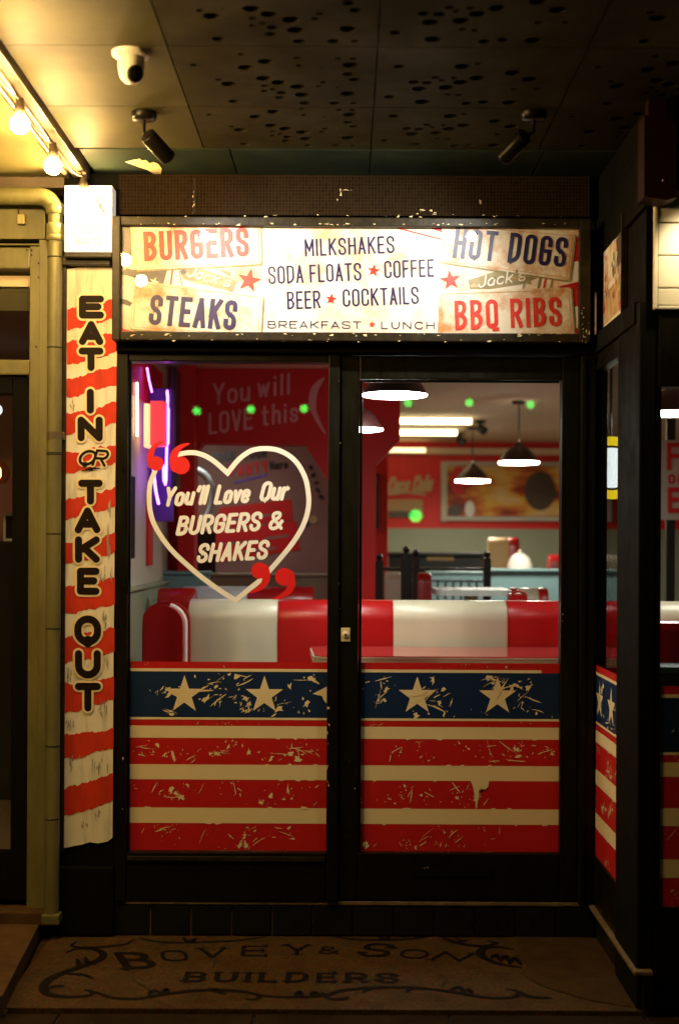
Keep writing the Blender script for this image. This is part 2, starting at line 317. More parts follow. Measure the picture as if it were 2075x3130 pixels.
GL = {
 'A': (1, [[(0, 0), (.5, 1), (1, 0)], [(.18, .3), (.82, .3)]]),
 'B': (1, [[(0, 0), (0, 1), (.95, 1, 1), (.95, .53, 1), (.05, .53)], [(.05, .53), (1, .53, 1), (1, 0, 1), (0, 0)]]),
 'C': (1, [[(1, .7), (1, 1, 1), (0, 1, 1), (0, 0, 1), (1, 0, 1), (1, .3)]]),
 'D': (1, [[(0, 0), (0, 1), (1, 1, 1), (1, 0, 1), (0, 0)]]),
 'E': (.88, [[(1, 1), (0, 1), (0, 0), (1, 0)], [(0, .52), (.86, .52)]]),
 'F': (.85, [[(1, 1), (0, 1), (0, 0)], [(0, .52), (.86, .52)]]),
 'G': (1, [[(1, .72), (1, 1, 1), (0, 1, 1), (0, 0, 1), (1, 0, 1), (1, .48), (.55, .48)]]),
 'H': (1, [[(0, 0), (0, 1)], [(1, 0), (1, 1)], [(0, .52), (1, .52)]]),
 'I': (0, [[(0, 0), (0, 1)]]),
 'K': (1, [[(0, 0), (0, 1)], [(1, 1), (0, .42)], [(.3, .6), (1, 0)]]),
 'L': (.8, [[(0, 1), (0, 0), (1, 0)]]),
 'M': (1.25, [[(0, 0), (0, 1), (.5, .3), (1, 1), (1, 0)]]),
 'N': (1, [[(0, 0), (0, 1), (1, 0), (1, 1)]]),
 'O': (1, [[(0, 0, 1), (0, 1, 1), (1, 1, 1), (1, 0, 1), 'c']]),
 'P': (1, [[(0, 0), (0, 1), (1, 1, 1), (1, .48, 1), (0, .48)]]),
 'Q': (1, [[(0, 0, 1), (0, 1, 1), (1, 1, 1), (1, 0, 1), 'c'], [(.62, .06), (.72, -.1), (1.1, -.1)]]),
 'R': (1, [[(0, 0), (0, 1), (1, 1, 1), (1, .46, 1), (0, .46)], [(.5, .46), (1, 0)]]),
 'S': (1, [Sg]), 'T': (1, [[(0, 1), (1, 1)], [(.5, 1), (.5, 0)]]),
 'U': (1, [[(0, 1), (0, 0, 1), (1, 0, 1), (1, 1)]]), 'V': (1, [[(0, 1), (.5, 0), (1, 1)]]),
 'W': (1.4, [[(0, 1), (.25, 0), (.5, .8), (.75, 0), (1, 1)]]),
 'Y': (1, [[(0, 1), (.5, .48), (1, 1)], [(.5, .48), (.5, 0)]]),
 'J': (.8, [[(1, 1), (1, 0, 1), (0, 0, 1), (0, .25)]]),
 '&': (1, [[(1, 0), (.12, .74, .8), (.2, 1, 1), (.74, 1, 1), (.74, .72, 1), (.38, .56)], [(.38, .56), (0, .40, 1), (0, 0, 1), (.62, 0, 1), (1, .45)]]),
 '-': (.5, [[(0, .4), (1, .4)]]), "'": (.12, [[(1, 1), (0, .78)]]),
 'o': (.85, [[(0, 0, 1), (0, .64, 1), (1, .64, 1), (1, 0, 1), 'c']]),
 'u': (.8, [[(0, .64), (0, 0, 1), (1, .05, 1), (1, .64)], [(1, .64), (1, 0)]]),
 'l': (0, [[(0, 1), (0, 0)]]), 'v': (.8, [[(0, .64), (.5, 0), (1, .64)]]),
 'e': (.8, [[(0, .32), (1, .36), (1, .64, 1), (0, .64, 1), (0, 0, 1), (1, 0, .9), (1, .14)]]),
 'r': (.55, [[(0, .64), (0, 0)], [(0, .36), (.15, .64, 1), (1, .62)]]),
 'w': (1.2, [[(0, .64), (.25, 0), (.5, .55), (.75, 0), (1, .64)]]),
 'i': (0, [[(0, .64), (0, 0)], [(0, .88), (0, .92)]]), 't': (.6, [[(.4, .95), (.4, 0, .6), (1, 0)], [(0, .66), (1, .66)]]),
 'h': (.8, [[(0, 1), (0, 0)], [(0, .3), (.1, .64, 1), (1, .64, 1), (1, 0)]]), 's': (.75, [sc(Sg, .64)]),
 'a': (.8, [[(1, .64), (0, .64, 1), (0, 0, 1), (1, 0, 1), (1, .64)], [(1, .64), (1, 0)]]),
 'c': (.8, [[(1, .5), (1, .64, 1), (0, .64, 1), (0, 0, 1), (1, 0, 1), (1, .14)]]),
 'k': (.75, [[(0, 1), (0, 0)], [(1, .64), (0, .22)], [(.3, .38), (1, 0)]]),
 'y': (.8, [[(0, .64), (.5, .05)], [(1, .64), (.2, -.35)]]),
 '0': (1, [[(0, 0, 1), (0, 1, 1), (1, 1, 1), (1, 0, 1), 'c']]), '1': (.3, [[(0, .8), (1, 1), (1, 0)]]),
 '2': (1, [[(0, .75), (0, 1, 1), (1, 1, 1), (1, .5, .7), (0, 0), (1, 0)]]), '3': (1, [[(0, 1), (1, 1, 1), (1, .54, 1), (.4, .54)], [(.4, .54), (1, .54, 1), (1, 0, 1), (0, 0)]]),
 '8': (1, [[(.05, .54, 1), (.05, 1, 1), (.95, 1, 1), (.95, .54, 1), 'c'], [(0, 0, 1), (0, .54, 1), (1, .54, 1), (1, 0, 1), 'c']]),
}
def text(b, s, x, y, width, h, th, mp, m, rot=0.0, slant=0.0, cond=.5, gap=.5, space=.8, cap='square', up=-1, e=0.0, serif=0, halo=None, wob=0.0, each=False):
    """centre-line box: baseline start (x, y), total width, cap height h; up = -1 when y grows downwards"""
    adv = []; X = 0.0; W = h * cond; g = th + W * gap; first = True
    for ch in s:
        if ch == ' ': X += W * space; first = True; continue
        adv.append((ch, X, first or each)); first = False; X += GL[ch][0] * W + g
    tot = X - g; k = width / tot if width else 1.0
    cr, sr = math.cos(math.radians(rot)), math.sin(math.radians(rot))
    for ch, X0, new in adv:
        if new: b.mark()
        gw = GL[ch][0] * W; jy = random.uniform(-wob, wob) * h; ja = random.uniform(-wob, wob)
        for st in GL[ch][1]:
            closed = st[-1] == 'c'; pts = st[:-1] if closed else st
            q = [((X0 + p[0] * gw) * k + slant * p[1] * h + ja * p[1] * h, p[1] * h + jy) + tuple(p[2:]) for p in pts]
            q = rounded(q, closed)
            q = [(x + a * cr - up * 0 - (bb * up) * sr * 1.0, y + a * sr + bb * up * cr, f) for a, bb, f in q]
            # break at hard corners
            runs = []; cur = [q[0]]
            for i in range(1, len(q)):
                cur.append(q[i])
                if q[i][2] and i < len(q) - 1 and not closed: runs.append(cur); cur = [q[i]]
            runs.append(cur)
            for r_ in runs:
                if len(r_) < 2: continue
                if halo: ribbon(b, r_, halo[0], mp, halo[1], 'round', e - .0016)
                ribbon(b, r_, th, mp, m, cap, e, closed=closed)
            if serif:
                for (p0, p1) in ((q[0], q[1]), (q[-1], q[-2])):
                    if closed: continue
                    d = (Vector(p0[:2]) - Vector(p1[:2])).normalized(); nrm = Vector((-d.y, d.x)) * serif; c = Vector(p0[:2])
                    ribbon(b, [c - nrm, c + nrm], th * .55, mp, m, 'square', e)
def starpts(cx, cy, R, rot=0, inner=.39): return [(cx + (R if i % 2 == 0 else R * inner) * math.sin(math.radians(rot) + i * math.pi / 5), cy - (R if i % 2 == 0 else R * inner) * math.cos(math.radians(rot) + i * math.pi / 5)) for i in range(10)]
def star(b, cx, cy, R, mp, m, rot=0, e=0.0):
    pts = starpts(cx, cy, R, rot); vv = [mp(cx, cy, e)] + [mp(a, c, e) for a, c in pts]
    b.add(vv, [(0, i + 1, (i + 1) % 10 + 1) for i in range(10)], m)
def fan(b, pts, mp, m, e=0.0):
    cx = sum(p[0] for p in pts) / len(pts); cy_ = sum(p[1] for p in pts) / len(pts); n = len(pts)
    b.add([mp(cx, cy_, e)] + [mp(a, c, e) for a, c in pts], [(0, i + 1, (i + 1) % n + 1) for i in range(n)], m)
def splat(b, cx, cy, L, wd, ang, mp, m, e):
    n = 9; pts = []
    ca, sa = math.cos(ang), math.sin(ang)
    for i in range(n):
        t = 2 * math.pi * i / n; rr = random.uniform(.55, 1.15); a = L * .5 * rr * math.cos(t); c = wd * .5 * random.uniform(.5, 1.3) * math.sin(t)
        pts.append((cx + a * ca - c * sa, cy + a * sa + c * ca))
    fan(b, pts, mp, m, e)
def rrect(c, r, n=5):                      # rounded quad
    return [(p[0], p[1]) for p in rounded([(x, y, r) for x, y in c], True, n)][:-1]

# ================================================================== THE SETTING
ZS = P(1000, 2750)[2]                       # sill level
ZC = P(700, 534)[2]                         # canopy ceiling
b = MB(); b.box(-14, 14, -30, -0.9, -.6, -.03, M['asphalt']); struct('road', b)
# pavement of single slabs in front of the recess
pv = struct('pavement', (lambda q: (q.box(-6, 6, -3.6, -.885, -.2, -.022, M['void']), q)[1])(MB()))
for i in range(-4, 4):
    for j in range(4):
        x0 = -.28 + i * .62 + (.3 if j % 2 else 0); y1 = -.888 - j * .62
        d = random.uniform(-.0015, .0015)
        boxpart('slab', pv, x0, x0 + .612, y1 - .612, y1, -.05, -.012 + d, M['pave'], .004)
# mosaic doorstep
XL, XR, YF = G(176, 2862)[0], .99, -.875
mo = MB(); mo.box(XL - .02, XR, YF, -.002, -.15, 0, M['mosf']); mos = struct('mosaic_floor', mo)
fm = floor_map(.0012)
def gp(l): return [G(a, c)[:2] for a, c in l]
b = MB()
def fl(ch, pxb, pxt, wpx, th=.02, rot=0, cond=1, serif=.018):
    x0, y0 = gp([pxb])[0]; x1, y1 = gp([pxt])[0]
    h = (y1 - y0); wd = wpx * (DC + y0) / FPX
    text(b, ch, x0, y0, wd, h, th, fm, M['mosd'], rot=rot, cond=1, cap='square', up=1, serif=serif, each=True, slant=(x1 - x0) / max(h, 1e-3))
fl('B', (392, 2960), (378, 2914), 80, .030, 6, serif=.022)
fl('O', (503, 2938), (500, 2908), 72, .014, 4, serif=0)
fl('V', (612, 2928), (618, 2900), 74, .015, 3)
fl('E', (742, 2922), (748, 2893), 70, .015, 1)
fl('Y', (872, 2918), (872, 2889), 72, .015, -1)
fl('&', (978, 2915), (976, 2895), 54, .012, -2, serif=0)
fl('S', (1098, 2922), (1118, 2886), 78, .024, -4, serif=.016)
fl('O', (1224, 2928), (1222, 2903), 78, .014, -6, serif=0)
fl('N', (1318, 2934), (1350, 2910), 84, .015, -8)
x0, y0 = gp([(566, 3000)])[0]; x1, y1 = gp([(574, 2974)])[0]
text(b, 'BUILDERS', x0, y0, gp([(1210, 2996)])[0][0] - x0, y1 - y0, .020, fm, M['mosd'], cond=.95, gap=.55, cap='square', up=1, serif=.014, each=True)
b.build_each('mosaic_letter', mos)
def smooth(pts, n=6):
    out = []; pts = [Vector(p) for p in pts]
    for i in range(len(pts) - 1):
        p0 = pts[max(i - 1, 0)]; p1 = pts[i]; p2 = pts[i + 1]; p3 = pts[min(i + 2, len(pts) - 1)]
        for k in range(n):
            t = k / n; out.append(.5 * ((2 * p1) + (p2 - p0) * t + (2 * p0 - 5 * p1 + 4 * p2 - p3) * t * t + (3 * p1 - p0 - 3 * p2 + p3) * t ** 3))
    out.append(pts[-1]); return out
b = MB()
def scroll(px, w0, w1):
    b.mark(); q = smooth(gp(px)); n = len(q); ribbon(b, [(p.x, p.y) for p in q], [.9 * w0 + .85 * (w1 - w0) * math.sin(math.pi * i / (n - 1)) for i in range(n)], fm, M['mosd'])
scroll([(205, 2912), (235, 2902), (285, 2902), (316, 2916), (300, 2938), (232, 2962), (170, 2985), (136, 3012), (145, 3038), (200, 3048), (258, 3046), (285, 3038), (262, 3026)], .012, .040)
scroll([(262, 3026), (300, 3036), (345, 3051), (420, 3054), (505, 3040), (600, 3029), (680, 3028), (745, 3033), (795, 3045), (775, 3057), (752, 3054)], .010, .030)
scroll([(700, 3029), (650, 3026), (690, 3040)], .01, .03)
scroll([(770, 3040), (840, 3048), (930, 3049), (1000, 3042), (1040, 3030), (1120, 3021), (1210, 3019), (1310, 3024), (1410, 3038), (1500, 3052), (1570, 3048), (1582, 3032), (1545, 3024)], .010, .030)
scroll([(985, 3036), (1010, 3054), (1050, 3054), (1062, 3048)], .012, .03)
scroll([(1582, 3032), (1620, 3048), (1680, 3052)], .012, .028)
scroll([(232, 2880), (222, 2892), (260, 2897), (330, 2894), (385, 2886), (410, 2872)], .010, .026)
scroll([(430, 2868), (470, 2878), (540, 2882), (640, 2880), (740, 2874), (810, 2864)], .010, .024)
scroll([(1010, 2858), (1060, 2870), (1160, 2874), (1260, 2870), (1330, 2860)], .010, .024)
scroll([(1352, 2858), (1365, 2872), (1410, 2886), (1470, 2893), (1515, 2884), (1490, 2876)], .012, .034)
scroll([(1560, 2902), (1520, 2896), (1478, 2900), (1470, 2922), (1520, 2946), (1590, 2958)], .012, .038)
for a in ([(236, 2932), (246, 2952), (260, 2950)], [(262, 2926), (268, 2944), (284, 2940)], [(200, 2978), (250, 2980), (285, 2992)], [(150, 3022), (175, 3016), (196, 3016)],
          [(455, 3044), (470, 3030), (490, 3036)], [(495, 3040), (508, 3026), (514, 3036)], [(560, 2868), (580, 2880), (600, 2868)], [(1150, 2858), (1175, 2872), (1190, 2862)],
          [(1370, 3032), (1400, 3018), (1420, 3036)], [(1405, 3038), (1432, 3026), (1440, 3040)], [(1110, 3036), (1128, 3024), (1160, 3022)], [(1240, 3034), (1255, 3024), (1270, 3024)],
          [(1500, 2932), (1515, 2920), (1530, 2940)], [(1528, 2940), (1545, 2924), (1560, 2948)], [(1555, 2948), (1572, 2930), (1592, 2950)], [(1395, 2868), (1410, 2878), (1430, 2874)], [(900, 3046), (915, 3034), (925, 3048)], [(950, 3046), (960, 3034), (978, 3044)]):
    scroll(a, .008, .026)
b.build_each('scroll', mos)
b = MB(); fan(b, [p for p in gp([(1560, 2862), (1600, 2890), (1580, 2925), (1610, 2955), (1590, 2975), (1640, 3010), (1700, 3030), (1800, 3060), (1930, 3080), (1900, 2990), (1830, 2900), (1790, 2862)])], floor_map(.003), M['patch']); b.build('cement_patch', mos)

b = MB()
for c_ in ([(405, 2998), (450, 3022), (470, 3036)], [(640, 2862), (620, 2890), (660, 2930), (650, 2960)], [(480, 3060), (520, 3080)], [(1300, 2960), (1360, 2990), (1350, 3020)]):
    b.mark(); q = smooth(gp(c_), 4); ribbon(b, [(p.x + random.uniform(-.004, .004), p.y) for p in q], .004, floor_map(.0022), M['void'])
b.build_each('crack', mos)
# tiled step riser
st = MB(); st.box(-1.06, .955, -.018, .35, 0.002, ZS - .012, M['grout']); step = struct('entrance_step', st)
zt0, zt1 = .004, ZS - .018
t0 = P(465, 2800)[0]; tw = .1538
for i in range(-4, 13):
    xa = t0 + i * tw; xb = xa + tw - .0075; xa = max(xa, -1.055); xb = min(xb, .950)
    if xb - xa > .02: boxpart('tile', step, xa, xb, -.030 - random.uniform(0, .001), -.0175, zt0, zt1, M['tile'], .004)
boxpart('nosing', step, P(383, 2750)[0], P(1768, 2755)[0], -.034, .02, ZS - .0125, ZS + .002, M['nosing'], .003)
st2 = MB(); st2.box(.955, .985, -.90, -.03, .004, ZS - .014, M['tile']); ret = struct('return_step', st2)
boxpart('nosing', ret, .925, .985, -.90, -.036, ZS - .0135, ZS, M['nosing'], .003)

# neighbour's raised pavement at the left
a0, a1 = G(133, 2800, .06), G(10, 3040, .06)
b = MB(); b.prism([(-3.5, a0[1] + .02), (a0[0], a0[1]), (a1[0], a1[1]), (a1[0] - .12, -1.6), (-3.5, -1.6)], -.2, .06, M['npave'], axis='Z'); npv = struct('raised_pavement', b)
b = MB(); b.box(-3.5, -1.10, -.10, .2, .055, .105, M['npave'], .006); struct('neighbour_threshold', b)
b = MB(); b.prism([(a0[0] + .006, a0[1]), (XL - .022, -.03), (XL - .022, YF), (a1[0] + .006, a1[1])], -.15, -.004, M['patch'], axis='Z'); struct('gutter_strip', b)

# canopy ceiling of panels
ce = MB(); ce.box(-1.0, 3.2, -3.4, .25, ZC + .12, ZC + .16, M['void']); ceil = struct('canopy_ceiling', ce)
SX = [-.975, -.513, .082, .677, 1.272, 1.9]; SY = [-.36, -.844, -1.404, -1.964, -2.524, -3.1]
zz = 800.0 / 1568
hB = [(465, 325, 1), (180, 390, 1), (610, 368, 3), (492, 405, 3), (330, 478, 1), (390, 503, 3), (450, 470, .6), (598, 470, 3), (690, 495, 3), (605, 513, 1), (655, 535, 1), (603, 545, 1), (707, 555, 2), (697, 585, 2), (803, 520, 3), (828, 568, 3), (845, 618, 2), (420, 608, 2), (797, 347, 1), (812, 393, 1), (950, 405, .6), (1047, 352, 1), (1133, 352, 1), (1117, 390, 3), (1105, 445, 2), (1142, 477, 2), (955, 493, 1), (930, 515, 1), (1038, 525, .6), (1103, 562, 3), (1025, 618, 2), (1138, 618, 1)]
hC = [(35, 365, 2), (115, 450, 2), (188, 453, 2), (145, 487, 3), (160, 558, 3), (235, 425, 1.4), (268, 440, 1), (292, 480, 3), (300, 515, 1), (360, 520, 1), (380, 365, 3), (465, 350, 1), (460, 428, 3), (370, 452, 3), (335, 427, 1), (405, 567, 2), (495, 560, 2), (655, 400, 3), (750, 435, 3), (640, 562, 3), (662, 488, 1), (790, 487, 1), (-20, 530, 2), (-10, 590, 2), (20, 585, 1)]
HR = {.6: .004, 1: .0105, 1.4: .013, 2: .0165, 3: .0235}
def hole_uv(lst, ox, k, j0):
    o = []
    for (a, c, s_) in lst:
        x, y, _ = G(ox + a * k, c * k, ZC); o.append((x, y, HR[s_]))
    return o
holesB = hole_uv(hB, 500, zz, 0); holesC = hole_uv(hC, 1200, 875.0 / 1568, 0)
def panel_mesh(x0, x1, y0, y1, holes, m, th=.016):
    g = .0022; x0 += g; x1 -= g; y0 += g; y1 -= g
    verts = [Vector((x0, y0)), Vector((x1, y0)), Vector((x1, y1)), Vector((x0, y1))]; edges = [(0, 1), (1, 2), (2, 3), (3, 0)]; loops = [[0, 1, 2, 3]]; cen = []
    for (hx, hy, r) in holes:
        if not (x0 + r + .004 < hx < x1 - r - .004 and y0 + r + .004 < hy < y1 - r - .004): continue
        if any((hx - c[0]) ** 2 + (hy - c[1]) ** 2 < (r + c[2] + .003) ** 2 for c in cen): continue
        n = 8 if r < .012 else 14; k0 = len(verts); cen.append((hx, hy, r)); loops.append(list(range(k0, k0 + n)))
        for k in range(n): verts.append(Vector((hx + r * math.cos(2 * math.pi * k / n), hy + r * math.sin(2 * math.pi * k / n)))); edges.append((k0 + k, k0 + (k + 1) % n))
    V2, E2, F2, *_ = delaunay_2d_cdt(verts, edges, [], 0, 1e-6)
    fs = []
    for f in F2:
        c = sum((V2[i] for i in f), Vector((0, 0))) / len(f)
        if any((c.x - h[0]) ** 2 + (c.y - h[1]) ** 2 < (h[2] * .98) ** 2 for h in cen): continue
        fs.append(tuple(f))
    q = MB(); n = len(V2); q.add([(v.x, v.y, ZC) for v in V2], fs, m)
    for L in loops:
        k = len(L); q.add([(verts[i].x, verts[i].y, ZC) for i in L] + [(verts[i].x, verts[i].y, ZC + th) for i in L], [(i, (i + 1) % k, (i + 1) % k + k, i + k) for i in range(k)], m)
    return q
for i in range(5):
    for j in range(5):
        dy = SY[j] - SY[1] if j else None
        hs = []
        if i in (1, 3): hs = [(x + (SX[i] - SX[1]), y + (SY[j] - SY[1]) * 1.0, r) for x, y, r in holesB]
        elif i in (2, 4): hs = [(x + (SX[i] - SX[2]), y + (SY[j] - SY[1]) * 1.0, r) for x, y, r in holesC]
        if j == 0: hs = [(x, (y - SY[0]) * (.484 / .56) + SY[0] if 0 else y, r * .95) for x, y, r in hs]
        panel_mesh(SX[i], SX[i + 1], SY[j + 1], SY[j], hs, M['ceil_bulb_lit' if i == 0 else 'ceil']).build('ceiling_panel', ceil)
xs = [-.96, -.42, .082, .70, 1.3, 1.9]
for i in range(5):
    q = MB(); q.box(xs[i] + .002, xs[i + 1] - .002, SY[0] + .003, -.004, ZC - .004, ZC + .012, M['ceil_edge'], .002); q.build('edge_board', ceil)
# flaked paint patch on the edge board
b = MB(); pts = [(383, 490), (405, 484), (428, 480), (434, 486), (446, 484), (458, 494), (470, 490), (484, 496), (495, 510), (492, 532), (470, 526), (450, 514), (425, 506), (404, 498)]
fan(b, [G(a, c, ZC)[:2] for a, c in pts], floor_map(ZC - .006), M['chip']); fan(b, [(p[0] + .004, p[1] - .004) for p in [G(a, c, ZC)[:2] for a, c in pts]], floor_map(ZC - .0052), M['void'])
b.build('flaked_paint', ceil)
# trim along the canopy side and the neighbour's ceiling
tr = thing('canopy_edge_trim', (-.985, 0, ZC), 'brown metal edge trim running along the left side of the canopy ceiling', 'trim')
boxpart('angle_strip', tr, -1.012, -.978, -3.4, -.01, ZC - .028, ZC + .10, M['brown'], .003)
part('conduit', tr, lambda q: q.tube([(-1.035, -3.4, ZC - .012), (-1.035, -1.2, ZC - .012), (-1.033, -.03, ZC - .012)], .011, M['rail'], 10))
part('conduit', tr, lambda q: q.tube([(-1.066, -3.4, ZC - .018), (-1.066, -1.2, ZC - .018), (-1.064, -.03, ZC - .018)], .009, M['rail'], 10))
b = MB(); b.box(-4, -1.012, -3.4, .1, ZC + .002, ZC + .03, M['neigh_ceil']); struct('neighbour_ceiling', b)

# ================================================================== DINER SHOPFRONT
shop = thing('diner_shopfront', (0, 0, ZS), 'black timber diner shopfront with glazed door, display window and return window', 'shopfront')
Zt = P(700, 1085)[2]; Zg = P(700, 1109)[2]; Zb = P(700, 2600)[2]
X = lambda px: P(px, 1664)[0]
# wall above and header
boxpart('header_wall', shop, -1.06, .95, .035, .2, Zt + .002, ZC + .1, M['black'], 0)
part('tile_band', shop, lambda q: q.box(X(346), X(1792), -.028, .034, P(700, 662)[2], ZC - .006, M['mosh']))
part('tile_band_joint', shop, lambda q: (q.box(X(589), X(595), -.030, -.02, P(700, 658)[2], ZC - .02, M['void'])))
boxpart('lintel', shop, X(362), .947, -.075, .034, Zt + .002, P(700, 1048)[2], M['black'], .004)
# display window
win = boxpart('window', shop, X(362), X(396), -.045, .045, ZS, Zt, M['frame'], .004)
boxpart('rail', win, X(396) + .001, X(1002) - .001, -.040, .04, Zg, Zt - .001, M['frame'], .004)
boxpart('rail', win, X(396) + .001, X(1002) - .001, -.040, .04, ZS + .002, Zb, M['frame'], .004)
boxpart('sill_bead', win, X(400), X(998), -.052, -.041, Zb - .03, Zb - .012, M['sframe'], .003)
boxpart('mullion', win, X(1002), X(1037), -.05, .045, ZS, Zt, M['frame'], .004)
boxpart('bead', win, X(396) + .001, X(402), -.020, -.006, Zb, Zg, M['frame'], .002)
boxpart('glass_pane', win, X(396), X(1002), -.003, .003, Zb, Zg, M['pane'], 0)
boxpart('door_stop', win, X(1026), X(1052), .046, .06, ZS, Zt, M['black'], 0)
# door
Zd = P(1400, 1163)[2]
door = boxpart('door', shop, X(1041), X(1096), -.035, .03, ZS + .006, Zt - .004, M['frame'], .004)
boxpart('stile', door, X(1710), X(1762), -.035, .03, ZS + .006, Zt - .004, M['frame'], .004)
boxpart('top_rail', door, X(1096) + .001, X(1710) - .001, -.034, .03, Zd, Zt - .005, M['frame'], .004)
boxpart('bottom_rail', door, X(1096) + .001, X(1710) - .001, -.034, .03, ZS + .007, Zb, M['frame'], .004)
boxpart('bead', door, X(1097), X(1106), -.022, -.006, Zb + .001, Zd - .001, M['frame'], .003)
boxpart('bead', door, X(1106) + .001, X(1704), -.022, -.006, Zd - .010, Zd - .001, M['frame'], .003)
boxpart('glass_pane', door, X(1096), X(1710), -.003, .003, Zb, Zd, M['pane'], 0)
def lock(q):
    x, _, z = P(1056, 1938); q.box(x - .0175, x + .0175, -.041, -.0352, z - .026, z + .026, M['brass'], .002)
    q.lathe([(0, -.006), (.012, -.006), (.0135, -.004), (.0135, 0), (.011, .0)], (x, -.041, z), M['brass'], 20, (0, 1, 0)); 
    q.lathe([(0, -.0075), (.0045, -.0075), (.0045, -.006)], (x, -.041, z), M['void'], 12, (0, 1, 0))
part('lock_plate', door, lock)
x, _, z = P(1380, 2653); boxpart('letter_flap', door, X(1284), X(1505), -.039, -.0345, z - .025, z + .005, M['black'], .002)
def flecks(lst, y, seed):
    r = random.Random(seed); q = MB()
    for (px0, py0, px1, py1, n, s) in lst:
        for _ in range(n):
            cx, cy_ = r.uniform(px0, px1), r.uniform(py0, py1); vert = abs(py1 - py0) > abs(px1 - px0)
            L = r.uniform(.4, 1.6) * s; pts = [(cx + r.uniform(-L, L) * (.4 if vert else 1), cy_ + r.uniform(-L, L) * (1 if vert else .35)) for _ in range(5)]
            mx = sum(p[0] for p in pts) / 5; my = sum(p[1] for p in pts) / 5; pts.sort(key=lambda p: math.atan2(p[1] - my, p[0] - mx))
            fan(q, pts, plane(y), M['chip'], .0)
    return q
flecks([(1000, 2050, 1005, 2400, 7, 7), (1035, 1100, 1040, 2600, 6, 3), (1045, 2200, 1090, 2640, 6, 3), (1715, 1850, 1750, 1900, 2, 4), (1296, 2650, 1304, 2656, 2, 5), (375, 2300, 380, 2500, 2, 6)], -.0515, 3).build('paint_flecks', door)['kind'] = 'stuff'
# jamb to the right and return window
boxpart('jamb_stop', shop, X(1752), .939, .051, .065, ZS, Zt, M['black'], 0)
boxpart('jamb', shop, X(1764), .939, -.06, .05, ZS, Zt, M['frame'], .004)
boxpart('jamb_bead', shop, X(1766), X(1779), -.07, -.0605, ZS, Zt - .01, M['frame'], .003)
retw = boxpart('return_window', shop, .940, .99, -.03, .05, ZS, Zt, M['frame'], .004)
boxpart('corner_post', retw, .938, .994, -.868, -.50, ZS - .13, P(1940, 1040)[2], M['black'], .006)
boxpart('rail', retw, .941, .985, -.499, -.031, ZS, Zb, M['frame'], .004)
boxpart('rail', retw, .941, .985, -.499, -.031, Zg - .03, Zt, M['frame'], .004)
boxpart('glass_pane', retw, .949, .955, -.499, -.031, Zb, Zg - .03, M['pane'], 0)
# front window right
frw = boxpart('front_window', shop, .996, 3.0, -.875, -.82, ZS - .12, P(2030, 2771, -.86)[2], M['frame'], .004)
boxpart('head_rail', frw, .996, 3.0, -.89, -.82, P(2030, 1185, -.86)[2], P(2030, 960, -.86)[2], M['frame'], .004)
boxpart('stile', frw, .996, 1.010, -.866, -.825, P(2030, 2771, -.86)[2], P(2030, 1185, -.86)[2], M['frame'], .003)
boxpart('glass_pane', frw, 1.01, 3.0, -.858, -.852, P(2030, 2771, -.86)[2], P(2030, 1185, -.86)[2], M['pane'], 0)
boxpart('upper_fascia', shop, .955, 3.0, -.88, .1, P(1940, 640, -.88)[2] + .02, ZC - .002, M['black'], .004)
boxpart('side_fascia', shop, .968, 1.03, -.81, .1, Zt + .03, P(1940, 640, -.88)[2] + .018, M['black'], .003)
boxpart('front_fascia', shop, 1.032, 3.0, -.83, -.78, Zt - .02, P(1940, 640, -.88)[2] + .018, M['black'], .003)
boxpart('fascia_rail', shop, .93, .985, -.81, -.05, Zt + .001, P(1400, 1030)[2], M['black'], .004)

